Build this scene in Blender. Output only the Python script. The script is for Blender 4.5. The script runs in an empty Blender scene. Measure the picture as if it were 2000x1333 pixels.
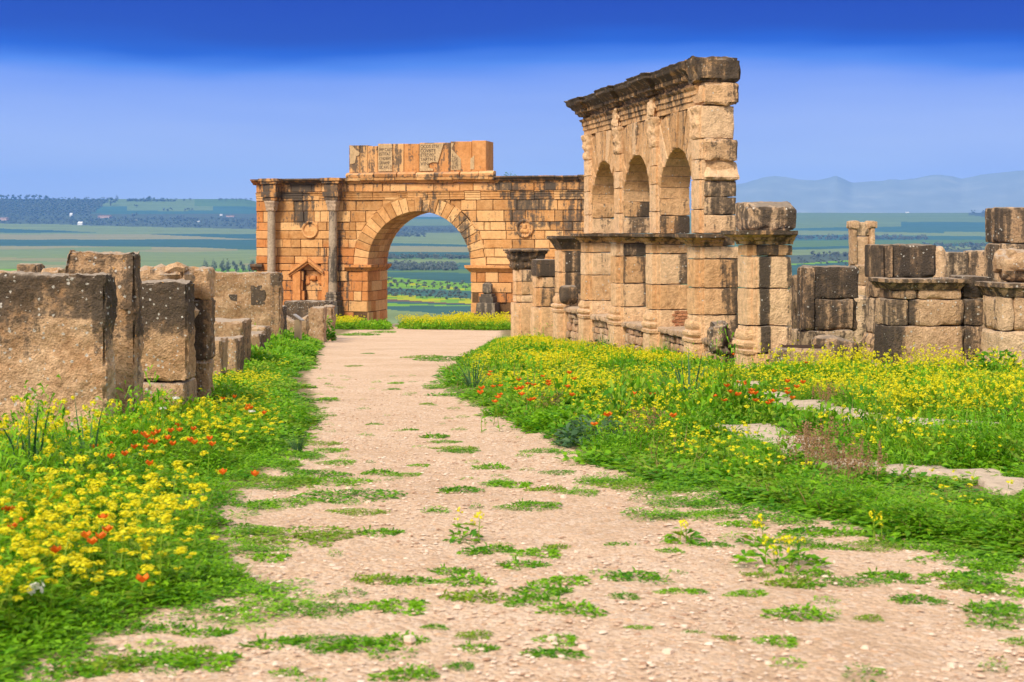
import bpy, math, random
import numpy as np
from mathutils import Vector, noise, Matrix
random.seed(7); np.random.seed(7)
R = math.radians
SC = bpy.context.scene
COL = SC.collection
# ------------------------------------------------------------------ camera
F = 2778.0                     # focal length in photo pixels (50 mm on 36 mm)
HZ = 457.0                     # row of the horizon in the photo
cd = bpy.data.cameras.new('camera'); cam = bpy.data.objects.new('camera', cd); COL.objects.link(cam)
cam.location = (0, 0, 0); cam.rotation_euler = (R(90), 0, 0)
cd.sensor_width = 36; cd.lens = 50; cd.shift_y = -(666.5 - HZ) / 2000.0
cd.clip_start = 0.1; cd.clip_end = 60000
cd.dof.use_dof = True; cd.dof.focus_distance = 27; cd.dof.aperture_fstop = 5.0
SC.camera = cam
SC.view_settings.view_transform = 'Standard'; SC.view_settings.look = 'None'
SC.view_settings.exposure = 0.57; SC.view_settings.gamma = 1
SC.cycles.volume_bounces = 1; SC.cycles.max_bounces = 6; SC.cycles.transparent_max_bounces = 8
# ------------------------------------------------------------------ sky and sun
SUN = Vector((-.45, -.66, .72)).normalized()
W = bpy.data.worlds.new('World'); SC.world = W; W.use_nodes = True
nt = W.node_tree; nt.nodes.clear()
def N(nt, t, **k):
    n = nt.nodes.new(t)
    for a, b in k.items(): setattr(n, a, b)
    return n
def mathn(nt, op, a, b=None, c=None, clamp=False):
    n = nt.nodes.new('ShaderNodeMath'); n.operation = op; n.use_clamp = clamp
    for i, v in enumerate((a, b, c)):
        if v is None: continue
        if isinstance(v, (int, float)): n.inputs[i].default_value = v
        else: nt.links.new(v, n.inputs[i])
    return n.outputs[0]
def mixc(nt, fac, a, b, mode='MIX'):
    n = nt.nodes.new('ShaderNodeMix'); n.data_type = 'RGBA'; n.blend_type = mode
    for i, v in ((0, fac), (6, a), (7, b)):
        if isinstance(v, (int, float)): n.inputs[i].default_value = v
        elif isinstance(v, tuple): n.inputs[i].default_value = (*v[:3], 1)
        else: nt.links.new(v, n.inputs[i])
    return n.outputs[2]
def ramp(nt, fac, stops, interp='LINEAR'):
    n = nt.nodes.new('ShaderNodeValToRGB'); e = n.color_ramp.elements; n.color_ramp.interpolation = interp
    while len(e) < len(stops): e.new(0.5)
    for el, (p, c) in zip(e, stops):
        el.position = p; el.color = (*c, 1) if not isinstance(c, (int, float)) else (c, c, c, 1)
    nt.links.new(fac, n.inputs[0]); return n.outputs[0]
sky = N(nt, 'ShaderNodeTexSky', sky_type='NISHITA', sun_disc=False)
sky.sun_elevation = math.asin(SUN.z); sky.sun_rotation = math.atan2(SUN.x, SUN.y); sky.dust_density = 2
tc = N(nt, 'ShaderNodeTexCoord'); sp = N(nt, 'ShaderNodeSeparateXYZ'); nt.links.new(tc.outputs['Generated'], sp.inputs[0])
mp = N(nt, 'ShaderNodeMapping'); mp.inputs['Scale'].default_value = (2.2, 2.2, 16); nt.links.new(tc.outputs['Generated'], mp.inputs[0])
ns = N(nt, 'ShaderNodeTexNoise'); ns.inputs['Scale'].default_value = 1.3; ns.inputs['Detail'].default_value = 3
nt.links.new(mp.outputs[0], ns.inputs[0])
el = mathn(nt, 'ADD', sp.outputs[2], mathn(nt, 'MULTIPLY', mathn(nt, 'SUBTRACT', ns.outputs[0], .5), .046))
el = mathn(nt, 'DIVIDE', el, .4)
# deep blue band over paler horizon; brighter unseen cloud added above for ambient light
skyc = ramp(nt, el, [(0, (.82, .90, 1.10)), (.10, (.66, .76, 1.07)), (.19, (.46, .58, 1.04)), (.262, (.25, .39, 1.0)), (.288, (.09, .25, .92)),
                     (.318, (.0, .085, .68)), (.35, (.0, .03, .48)), (.46, (.0, .01, .42)), (.60, (.5, .56, .7)), (.8, (.95, .93, .90))])
skyc = mixc(nt, 1.0, skyc, (.65, .65, .65), 'MULTIPLY')
hi = mixc(nt, .75, sky.outputs[0], (9.5, 9.2, 8.8))
hi = mixc(nt, 1.0, hi, (.086, .086, .086), 'MULTIPLY')
fac = ramp(nt, sp.outputs[2], [(.2, 0.0), (.4, 1.0)])
bg = N(nt, 'ShaderNodeBackground'); nt.links.new(mixc(nt, fac, skyc, hi), bg.inputs[0]); bg.inputs[1].default_value = 1.0
wo = N(nt, 'ShaderNodeOutputWorld'); nt.links.new(bg.outputs[0], wo.inputs[0])
sl = bpy.data.lights.new('sun', 'SUN'); sl.energy = 3.0; sl.angle = R(17); sl.color = (1, .905, .76)
so = bpy.data.objects.new('sun', sl); COL.objects.link(so); so.rotation_euler = SUN.to_track_quat('Z', 'Y').to_euler()

# ------------------------------------------------------------------ helpers
def G(x, y):                                     # site ground, falling gently away from the camera
    h = -(1.35 + .0494 * y)
    h += .03 * noise.noise(Vector((x * .35, y * .25, 3.1)))
    return h
def P(px, py, D): return Vector(((px - 1000) * D / F, D, -(py - HZ) * D / F))
def tag(o, label=None, cat=None, group=None, kind=None):
    if label: o['label'] = label
    if cat: o['category'] = cat
    if group: o['group'] = group
    if kind: o['kind'] = kind
    return o
def empty(name, loc, rz=0, label=None, cat=None, group=None):
    o = bpy.data.objects.new(name, None); COL.objects.link(o); o.location = loc; o.rotation_euler = (0, 0, rz)
    o.empty_display_size = .2
    return tag(o, label, cat, group)
def copy_tree(o, parent=None):
    c = o.copy(); COL.objects.link(c)
    if parent: c.parent = parent
    for ch in o.children: copy_tree(ch, c)
    return c
class MB:
    def __init__(s): s.v = []; s.f = []; s.c = []; s.m = []
    def add(s, vs, fs, cs, mi=0):
        b = len(s.v); s.v += vs; s.c += cs
        for f in fs: s.f.append([i + b for i in f]); s.m.append(mi)
    def build(s, name, mat, parent=None, loc=(0, 0, 0), rz=0, smooth=True):
        me = bpy.data.meshes.new(name); me.from_pydata([tuple(v) for v in s.v], [], s.f); me.validate()
        mats = mat if isinstance(mat, (list, tuple)) else [mat]
        for m in mats: me.materials.append(m)
        if len(mats) > 1: me.polygons.foreach_set('material_index', s.m)
        a = me.color_attributes.new('blk', 'FLOAT_COLOR', 'POINT')
        a.data.foreach_set('color', np.array([(c[0], c[1], c[2], 1) for c in s.c], dtype=np.float32).ravel())
        if smooth:
            me.polygons.foreach_set('use_smooth', [True] * len(me.polygons))
            try: me.set_sharp_from_angle(angle=R(38))
            except Exception: pass
        me.update()
        o = bpy.data.objects.new(name, me); COL.objects.link(o); o.location = loc; o.rotation_euler = (0, 0, rz)
        if parent: o.parent = parent
        return o
def fn(v, p):
    return v(p) if callable(v) else v
def rblock(mb, x0, x1, y0, y1, z0, z1, res=.09, r=.025, amp=.012, ns=3.0, var=None, dark=0.0, tint=0.0, post=None, chip=.5, seed=None, mi=0, cap=40, fine=0):
    """one rough block of stone: a box with worn edges and an uneven skin"""
    sd = random.uniform(0, 100) if seed is None else seed
    if var is None: var = random.random()
    n = [max(2, min(cap, int(round((b - a) / res)))) for a, b in ((x0, x1), (y0, y1), (z0, z1))]
    lo = (x0, y0, z0); hi_ = (x1, y1, z1)
    r = min(r, .45 * min(b - a for a, b in zip(lo, hi_)))
    ids = {}; vs = []; cs = []; fs = []
    def vid(i, j, k):
        key = (i, j, k)
        if key in ids: return ids[key]
        p = Vector((x0 + (x1 - x0) * i / n[0], y0 + (y1 - y0) * j / n[1], z0 + (z1 - z0) * k / n[2]))
        q = Vector([min(max(p[a], lo[a] + r), hi_[a] - r) for a in range(3)])
        d = p - q; L = d.length; nrm = d / L if L > 1e-6 else Vector((0, 0, 1))
        ed = sum(1 for a in range(3) if abs(d[a]) > 1e-5)
        p2 = q + nrm * r
        s = p * ns + Vector((sd, sd * 1.7, -sd))
        a_ = noise.noise(s) + .5 * noise.noise(s * 2.3) + .28 * noise.noise(s * 5.1)
        disp = amp * a_
        if fine:
            f_ = s * 3.7; disp += fine * ((abs(noise.noise(f_)) - .25) + .6 * (abs(noise.noise(f_ * 2.2)) - .2) + .5 * noise.noise(f_ * 4.7)) - fine * 2.5 * max(0, noise.noise(s * 1.1 + Vector((3, 7, 1))) - .3)
        if ed > 1: disp -= amp * chip * 2.2 * max(0, noise.noise(s * 1.6 + Vector((9, 4, 2))) + .15)
        p2 = p2 + nrm * disp
        if post: p2 = post(p2, p)
        ids[key] = len(vs); vs.append(p2); cs.append((var, fn(dark, p), fn(tint, p)))
        return ids[key]
    for a in range(3):
        b, c = (a + 1) % 3, (a + 2) % 3
        for side in (0, 1):
            for i in range(n[b]):
                for j in range(n[c]):
                    q = []
                    for (di, dj) in ((0, 0), (1, 0), (1, 1), (0, 1)):
                        k = [0, 0, 0]; k[a] = side * n[a]; k[b] = i + di; k[c] = j + dj
                        q.append(vid(*k))
                    fs.append(q if side else q[::-1])
    mb.add(vs, fs, cs, mi)
def sweep(mb, prof, path, step=.12, amp=.006, ns=5.0, var=None, dark=0.0, tint=0.0, mi=0):
    """moulding: closed profile (outward, up) run along an open plan path; outward is to the right of the path"""
    if var is None: var = random.random()
    sd = random.uniform(0, 50)
    n = len(path); pts = [Vector(p) for p in path]
    nr = []
    for i in range(n - 1):
        d = (pts[i + 1] - pts[i]).normalized(); nr.append(Vector((d.y, -d.x)))
    mit = []
    for i in range(n):
        if i == 0: mit.append(nr[0])
        elif i == n - 1: mit.append(nr[-1])
        else:
            m = nr[i - 1] + nr[i]; m = m / max(.3, m.dot(nr[i])); mit.append(m)
    st = []
    for i in range(n - 1):
        k = max(1, int((pts[i + 1] - pts[i]).length / step))
        for t in range(k): st.append((i, t / k))
    st.append((n - 2, 1.0))
    vs = []; cs = []; m = len(prof)
    for (i, t) in st:
        a = pts[i].lerp(pts[i + 1], t); o = mit[i].lerp(mit[i + 1], t)
        for (w, z) in prof:
            q = a + o * w; p = Vector((q.x, q.y, z)); s = p * ns + Vector((sd, sd, sd))
            dd = amp * (noise.noise(s) + .6 * noise.noise(s * 2.7))
            p2 = p + Vector((o.x, o.y, .5)) * dd
            vs.append(p2); cs.append((var, fn(dark, p), fn(tint, p)))
    fs = []
    for k in range(len(st) - 1):
        for j in range(m):
            a, b = k * m + j, k * m + (j + 1) % m
            fs.append([a, b, b + m, a + m])
    fs.append(list(range(m))[::-1]); fs.append([(len(st) - 1) * m + j for j in range(m)])
    mb.add(vs, fs, cs, mi)
def pblock(mb, poly, y0, y1, g=.012, bev=.022, var=None, dark=0.0, tint=0.0, back=True):
    """a dressed block: polygon (s,z) seen from the front (-y), from depth y0 (front) to y1"""
    if var is None: var = random.random()
    cx = sum(p[0] for p in poly) / len(poly); cz = sum(p[1] for p in poly) / len(poly)
    area = 0
    for i in range(len(poly)):
        a, b = poly[i], poly[(i + 1) % len(poly)]; area += a[0] * b[1] - b[0] * a[1]
    if abs(area) < .01: return
    if area < 0: poly = poly[::-1]
    def inset(d):
        out = []; n = len(poly)
        for i in range(n):
            p0, p1, p2 = Vector(poly[i - 1]), Vector(poly[i]), Vector(poly[(i + 1) % n])
            e1 = (p1 - p0); e2 = (p2 - p1)
            if e1.length < 1e-6 or e2.length < 1e-6: out.append(p1); continue
            e1.normalize(); e2.normalize()
            n1 = Vector((-e1.y, e1.x)); n2 = Vector((-e2.y, e2.x)); m = n1 + n2
            m = m / max(.5, m.dot(n1)) if m.length > 1e-4 else n1
            out.append(p1 + m * d)
        return out
    A, B = inset(g), inset(g + bev)
    n = len(poly); vs = []; cs = []
    for ring, y in ((B, y0), (A, y0 + bev * .8), (A, y1)):
        for p in ring:
            q = Vector((p.x, y, p.y))
            q += Vector((1, 0, 1)) * .012 * noise.noise(q * 4)
            vs.append(q); cs.append((var, fn(dark, (p.x, p.y)), fn(tint, (p.x, p.y))))
    fs = [list(range(n))]
    for k in (0, 1):
        for i in range(n):
            j = (i + 1) % n
            fs.append([k * n + j, k * n + i, (k + 1) * n + i, (k + 1) * n + j])
    if back: fs.append([2 * n + i for i in range(n)][::-1])
    mb.add(vs, fs, cs)
def clip(poly, a, b, c):                          # keep a*x+b*z<=c
    out = []
    for i in range(len(poly)):
        p, q = poly[i], poly[(i + 1) % len(poly)]
        dp, dq = a * p[0] + b * p[1] - c, a * q[0] + b * q[1] - c
        if dp <= 0: out.append(p)
        if (dp < 0 < dq) or (dq < 0 < dp):
            t = dp / (dp - dq); out.append((p[0] + t * (q[0] - p[0]), p[1] + t * (q[1] - p[1])))
    return out
# ------------------------------------------------------------------ materials
def newmat(name):
    m = bpy.data.materials.new(name); m.use_nodes = True; nt = m.node_tree; nt.nodes.clear()
    o = N(nt, 'ShaderNodeOutputMaterial'); b = N(nt, 'ShaderNodeBsdfPrincipled'); nt.links.new(b.outputs[0], o.inputs[0])
    b.inputs['Roughness'].default_value = .92; b.inputs['Specular IOR Level'].default_value = .15
    return m, nt, b, o
def tex(nt, vec, scale, detail=5, rough=.6, t='ShaderNodeTexNoise'):
    n = nt.nodes.new(t); n.inputs['Scale'].default_value = scale
    if t == 'ShaderNodeTexNoise': n.inputs['Detail'].default_value = detail; n.inputs['Roughness'].default_value = rough
    if vec is not None: nt.links.new(vec, n.inputs['Vector'])
    return n
def stone(name, a, b, t=(.55, .17, .05), dk=(.03, .026, .024), dk2=(.13, .105, .08), lich=.0, bump=.5, sc=1.0, streak=1.0, orange=.3, top=.5, grain=1.0, alt=None):
    m, nt, bs, o = newmat(name)
    tcn = N(nt, 'ShaderNodeTexCoord'); oi = N(nt, 'ShaderNodeObjectInfo')
    off = N(nt, 'ShaderNodeVectorMath', operation='SCALE'); off.inputs[0].default_value = (37, 53, 71); nt.links.new(oi.outputs['Random'], off.inputs['Scale'])
    ad = N(nt, 'ShaderNodeVectorMath', operation='ADD'); nt.links.new(tcn.outputs['Object'], ad.inputs[0]); nt.links.new(off.outputs[0], ad.inputs[1]); v = ad.outputs[0]
    at = N(nt, 'ShaderNodeAttribute', attribute_name='blk'); s = N(nt, 'ShaderNodeSeparateColor'); nt.links.new(at.outputs['Color'], s.inputs[0])
    n1 = tex(nt, v, 1.6 * sc, 4).outputs[0]; n2 = tex(nt, v, 8 * sc, 8, .68).outputs[0]; n3 = tex(nt, v, 42 * sc, 6, .7).outputs[0]
    mp = N(nt, 'ShaderNodeMapping'); mp.inputs['Scale'].default_value = (4.5, 4.5, .45); nt.links.new(v, mp.inputs[0])
    stn = tex(nt, mp.outputs[0], 1.1 * sc, 5, .6).outputs[0]
    mix1 = ramp(nt, mathn(nt, 'ADD', mathn(nt, 'MULTIPLY', n1, .6), mathn(nt, 'MULTIPLY', n2, .4)), [(.36, a), (.64, b)])
    # per-block difference of tone
    vv = mathn(nt, 'MULTIPLY_ADD', s.outputs[0], .5, .72)
    cc = N(nt, 'ShaderNodeVectorMath', operation='SCALE'); nt.links.new(mix1, cc.inputs[0]); nt.links.new(vv, cc.inputs['Scale'])
    col = mixc(nt, mathn(nt, 'MULTIPLY', s.outputs[2], mathn(nt, 'ADD', n1, .45), clamp=True), cc.outputs[0], t)
    if alt: col = mixc(nt, ramp(nt, s.outputs[0], [(.48, 0.0), (.85, .55)]), col, alt)
    gr = mathn(nt, 'MULTIPLY', mathn(nt, 'MULTIPLY_ADD', n3, .8 * grain, 1 - .4 * grain), mathn(nt, 'MULTIPLY', ramp(nt, n2, [(.3, 1 - .32 * grain), (.5, 1.0), (.7, 1 + .22 * grain)]), mathn(nt, 'MULTIPLY_ADD', stn, .5, .75)))
    c2 = N(nt, 'ShaderNodeVectorMath', operation='SCALE'); nt.links.new(col, c2.inputs[0]); nt.links.new(gr, c2.inputs['Scale']); col = c2.outputs[0]
    # black weathering crust
    d = mathn(nt, 'ADD', s.outputs[1], mathn(nt, 'MULTIPLY', mathn(nt, 'SUBTRACT', stn, .5), 1.9 * streak))
    d = mathn(nt, 'ADD', d, mathn(nt, 'MULTIPLY', mathn(nt, 'SUBTRACT', n2, .5), 1.5))
    d = mathn(nt, 'ADD', d, mathn(nt, 'MULTIPLY', mathn(nt, 'SUBTRACT', n3, .5), .55))
    dm = ramp(nt, d, [(.40, 0.0), (.60, .80), (.9, .97)])
    dcol = mixc(nt, mathn(nt, 'POWER', mathn(nt, 'MULTIPLY', n3, 1.25, clamp=True), 1.6), dk, dk2)
    col = mixc(nt, dm, col, dcol)
    # lichen as pale scabs, a few orange; then a paler tone where the stone faces up
    if lich > 0:
        vo = tex(nt, v, 13 * sc, t='ShaderNodeTexVoronoi'); vo2 = tex(nt, v, 6 * sc, t='ShaderNodeTexVoronoi')
        sepv = N(nt, 'ShaderNodeSeparateColor'); nt.links.new(vo.outputs['Color'], sepv.inputs[0])
        l1 = mathn(nt, 'LESS_THAN', mathn(nt, 'ADD', vo.outputs['Distance'], mathn(nt, 'MULTIPLY', mathn(nt, 'SUBTRACT', n3, .5), .8)), mathn(nt, 'MULTIPLY_ADD', sepv.outputs[1], .2 + .25 * lich, .06))
        l1 = mathn(nt, 'MULTIPLY', l1, mathn(nt, 'GREATER_THAN', sepv.outputs[0], .88 - .42 * lich))
        col = mixc(nt, mathn(nt, 'MULTIPLY', l1, .85), col, (.62, .58, .50))
        sep2 = N(nt, 'ShaderNodeSeparateColor'); nt.links.new(vo2.outputs['Color'], sep2.inputs[0])
        l2 = mathn(nt, 'LESS_THAN', mathn(nt, 'ADD', vo2.outputs['Distance'], mathn(nt, 'MULTIPLY', n2, .25)), .13 + .2 * lich)
        l2 = mathn(nt, 'MULTIPLY', l2, mathn(nt, 'GREATER_THAN', sep2.outputs[1], 1 - .30 * orange))
        col = mixc(nt, mathn(nt, 'MULTIPLY', l2, .8), col, (.55, .25, .03))
    if top > 0:
        ge = N(nt, 'ShaderNodeNewGeometry'); sn = N(nt, 'ShaderNodeSeparateXYZ'); nt.links.new(ge.outputs['Normal'], sn.inputs[0])
        up = ramp(nt, mathn(nt, 'ADD', sn.outputs[2], mathn(nt, 'MULTIPLY', mathn(nt, 'SUBTRACT', n2, .5), 1.2)), [(.6, 0.0), (.95, 1.0)])
        col = mixc(nt, mathn(nt, 'MULTIPLY', up, top), col, (.46, .37, .29))
    nt.links.new(col, bs.inputs['Base Color'])
    pit = tex(nt, v, 24 * sc, t='ShaderNodeTexVoronoi').outputs['Distance']
    h = mathn(nt, 'ADD', mathn(nt, 'MULTIPLY', n2, 1.2), mathn(nt, 'MULTIPLY', n3, .55)); h = mathn(nt, 'ADD', h, mathn(nt, 'MULTIPLY', pit, .35))
    bu = N(nt, 'ShaderNodeBump'); bu.inputs['Strength'].default_value = bump; bu.inputs['Distance'].default_value = .05
    nt.links.new(h, bu.inputs['Height']); nt.links.new(bu.outputs[0], bs.inputs['Normal'])
    return m
M = {}
M['arch'] = stone('arch_sandstone', (.54, .24, .075), (.71, .385, .155), t=(.58, .17, .04), bump=.45, sc=.7, top=.25, streak=1.1, grain=.55, alt=(.70, .45, .21))
M['mortar'] = stone('arch_mortar', (.10, .055, .028), (.17, .09, .04), bump=.4, top=.1)
M['grey'] = stone('grey_marble', (.36, .27, .19), (.48, .37, .26), bump=.4, top=.2, streak=1.3)
M['panel'] = stone('inscription_panel', (.44, .30, .16), (.54, .36, .19), bump=.4, top=.2)
M['text'] = stone('shade_letters', (.22, .13, .06), (.30, .18, .09), bump=.2, top=0)  # raised letters, coloured dark for the shade of incised ones
M['fac'] = stone('facade_limestone', (.58, .315, .14), (.76, .48, .255), t=(.66, .33, .12), dk=(.022, .02, .018), dk2=(.12, .09, .065), lich=.12, bump=.7, sc=1.1, orange=.2, alt=(.72, .52, .33))
M['pier'] = stone('pier_limestone', (.54, .335, .185), (.72, .49, .30), t=(.60, .30, .12), dk=(.025, .022, .02), dk2=(.11, .085, .065), lich=.3, bump=.8, sc=1.2, orange=.5, alt=(.68, .52, .34))
M['slab'] = stone('worn_slab_stone', (.42, .235, .115), (.62, .42, .25), t=(.5, .25, .08), dk=(.03, .025, .022), dk2=(.15, .11, .075), lich=.5, bump=.75, sc=1.7, streak=.5, orange=.8, top=.8)
M['rub'] = stone('rubble_stone', (.46, .31, .19), (.62, .44, .28), dk=(.05, .04, .035), dk2=(.2, .15, .1), lich=.1, bump=.8, sc=1.3, top=.4)
M['brick'] = stone('red_brick', (.42, .17, .08), (.55, .29, .15), bump=.5, top=.2)
M['pave'] = stone('paving_stone', (.46, .35, .26), (.60, .47, .36), dk=(.14, .10, .07), dk2=(.3, .22, .16), bump=.5, sc=1.0, streak=.4, top=.4)
def ground_mat():
    m, nt, b, o = newmat('gravel_path')
    tcn = N(nt, 'ShaderNodeTexCoord'); v = tcn.outputs['Object']
    n1 = tex(nt, v, .55, 5, .6).outputs[0]; n2 = tex(nt, v, 6, 7, .7).outputs[0]; n3 = tex(nt, v, 60, 5, .7).outputs[0]
    vo = tex(nt, v, 34, t='ShaderNodeTexVoronoi'); vb = tex(nt, v, 75, t='ShaderNodeTexVoronoi')
    c = ramp(nt, mathn(nt, 'ADD', mathn(nt, 'MULTIPLY', n1, .5), mathn(nt, 'MULTIPLY', n2, .5)), [(.34, (.46, .30, .185)), (.5, (.64, .445, .30)), (.66, (.74, .56, .415))])
    sv = N(nt, 'ShaderNodeSeparateColor'); nt.links.new(vo.outputs['Color'], sv.inputs[0])
    peb = ramp(nt, sv.outputs[0], [(0, (.36, .22, .14)), (.2, (.60, .40, .26)), (.45, (.68, .52, .40)), (.7, (.70, .55, .43)), (.9, (.62, .34, .18)), (1, (.48, .40, .33))])
    c = mixc(nt, mathn(nt, 'MULTIPLY', mathn(nt, 'GREATER_THAN', sv.outputs[1], .45), .6), c, peb)
    sb = N(nt, 'ShaderNodeSeparateColor'); nt.links.new(vb.outputs['Color'], sb.inputs[0])
    c = mixc(nt, mathn(nt, 'MULTIPLY', mathn(nt, 'GREATER_THAN', sb.outputs[1], .8), .5), c, (.40, .26, .17))
    g = N(nt, 'ShaderNodeVectorMath', operation='SCALE'); nt.links.new(c, g.inputs[0]); nt.links.new(mathn(nt, 'MULTIPLY_ADD', n3, .8, .6), g.inputs['Scale'])
    at = N(nt, 'ShaderNodeAttribute', attribute_name='blk'); s = N(nt, 'ShaderNodeSeparateColor'); nt.links.new(at.outputs['Color'], s.inputs[0])
    soil = mixc(nt, n2, (.10, .075, .035), (.20, .17, .06))
    k = ramp(nt, mathn(nt, 'ADD', s.outputs[1], mathn(nt, 'MULTIPLY', mathn(nt, 'SUBTRACT', n2, .5), .8)), [(.42, 0.0), (.6, .85)])
    nt.links.new(mixc(nt, k, g.outputs[0], soil), b.inputs['Base Color'])
    h = mathn(nt, 'ADD', mathn(nt, 'MULTIPLY', vo.outputs['Distance'], -.6), mathn(nt, 'MULTIPLY', n3, .5)); h = mathn(nt, 'ADD', h, mathn(nt, 'MULTIPLY', n2, .8))
    bu = N(nt, 'ShaderNodeBump'); bu.inputs['Strength'].default_value = .8; bu.inputs['Distance'].default_value = .03
    nt.links.new(h, bu.inputs['Height']); nt.links.new(bu.outputs[0], b.inputs['Normal'])
    return m
M['ground'] = ground_mat()
def plant(name, a, b, trans=.35):
    m, nt, bs, o = newmat(name)
    at = N(nt, 'ShaderNodeAttribute', attribute_name='tint'); s = N(nt, 'ShaderNodeSeparateColor'); nt.links.new(at.outputs['Color'], s.inputs[0])
    c = mixc(nt, s.outputs[0], a, b)
    nt.links.new(c, bs.inputs['Base Color']); bs.inputs['Roughness'].default_value = .55; bs.inputs['Specular IOR Level'].default_value = .25
    tr = N(nt, 'ShaderNodeBsdfTranslucent'); nt.links.new(c, tr.inputs[0])
    mx = N(nt, 'ShaderNodeMixShader'); mx.inputs[0].default_value = trans
    nt.links.new(bs.outputs[0], mx.inputs[1]); nt.links.new(tr.outputs[0], mx.inputs[2]); nt.links.new(mx.outputs[0], o.inputs[0])
    return m
M['leaf'] = plant('green_leaf', (.045, .215, .005), (.28, .55, .012), .4)
M['olive'] = plant('yellow_green_leaf', (.16, .30, .02), (.34, .46, .02))
M['sword'] = plant('sword_leaf', (.03, .10, .04), (.12, .22, .09))
M['yellow'] = plant('yellow_petal', (.78, .66, .006), (.86, .80, .02), .4)
M['poppy'] = plant('poppy_petal', (.80, .13, .008), (.90, .25, .015), .35)
M['white'] = plant('white_petal', (.75, .72, .62), (.8, .78, .7), .3)
M['dry'] = plant('reddish_seed', (.28, .16, .08), (.38, .22, .10))
M['tree'] = plant('tree_leaf', (.11, .14, .12), (.20, .23, .18), .3)
PL = [M['leaf'], M['olive'], M['sword'], M['yellow'], M['poppy'], M['white'], M['dry']]
def plain(name, c, rough=.8, metal=0):
    m, nt, b, o = newmat(name); 
    v = N(nt, 'ShaderNodeTexCoord').outputs['Object']; n = tex(nt, v, 9, 5).outputs[0]
    k = N(nt, 'ShaderNodeVectorMath', operation='SCALE'); k.inputs[0].default_value = c; nt.links.new(mathn(nt, 'MULTIPLY_ADD', n, .5, .75), k.inputs['Scale'])
    nt.links.new(k.outputs[0], b.inputs['Base Color']); b.inputs['Roughness'].default_value = rough; b.inputs['Metallic'].default_value = metal
    return m
M['bark'] = plain('bark', (.10, .075, .055)); M['tanpaint'] = plain('tan_post', (.50, .36, .22)); M['metal'] = plain('sign_plate', (.42, .38, .36), .5)
M['whitewash'] = plain('whitewash', (.8, .78, .74)); M['pinkwall'] = plain('pink_wall', (.55, .38, .30)); M['roof'] = plain('roof', (.40, .25, .18)); M['grate'] = plain('rust', (.06, .035, .025))
# ------------------------------------------------------------------ valley, hills, mountains
def interp(tab, x):
    if x <= tab[0][0]: return tab[0][1]
    for (a, b), (c, d) in zip(tab, tab[1:]):
        if x <= c: return b + (d - b) * (x - a) / (c - a)
    return tab[-1][1]
NEARP = [(-60, 0), (95, -6.05), (112, -9.5), (200, -22), (400, -42), (700, -54), (900, -57), (1400, -52), (1900, -47), (2500, -40)]
FAR = {'l': [(2500, 501), (5000, 455), (5700, 441), (6600, 421), (7500, 389), (8200, 396)],
       'c': [(2500, 501), (4000, 470), (5000, 452), (6000, 438), (7500, 424), (8200, 428)],
       'r': [(2500, 501), (4000, 470), (5000, 452), (6000, 435), (7500, 416.5), (8200, 424)]}
def wts(px):
    a = min(1, max(0, (px - 480) / 140)); b = min(1, max(0, (px - 1000) / 300))
    return 1 - a, a * (1 - b), b
def VZ(px, D):                                   # height of the valley floor
    if D <= 2500: z = interp(NEARP, D)
    else:
        w = wts(px); y = sum(k * interp(FAR[s], D) for k, s in zip(w, 'lcr') if k > 0)
        z = (HZ - y) * D / F
    if D > 150: z += noise.noise(Vector((px * .004, D * .0013, 0))) * min(4, D * .0006)
    return z
def VD(px, y):                                   # distance of the valley floor seen at photo row y
    lo, hi_ = 900, 7500
    for _ in range(30):
        m = (lo + hi_) / 2
        if HZ - VZ(px, m) * F / m > y: lo = m
        else: hi_ = m
    return lo
def T(px, y):
    D = VD(px, y); return Vector(((px - 1000) * D / F, D, VZ(px, D) - .3))
FC = [(.06, .13, .11), (.17, .22, .10), (.10, .17, .07), (.05, .11, .10), (.24, .23, .12), (.15, .29, .04), (.34, .36, .02), (.13, .085, .07), (.085, .11, .085), (.14, .20, .09)]
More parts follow.
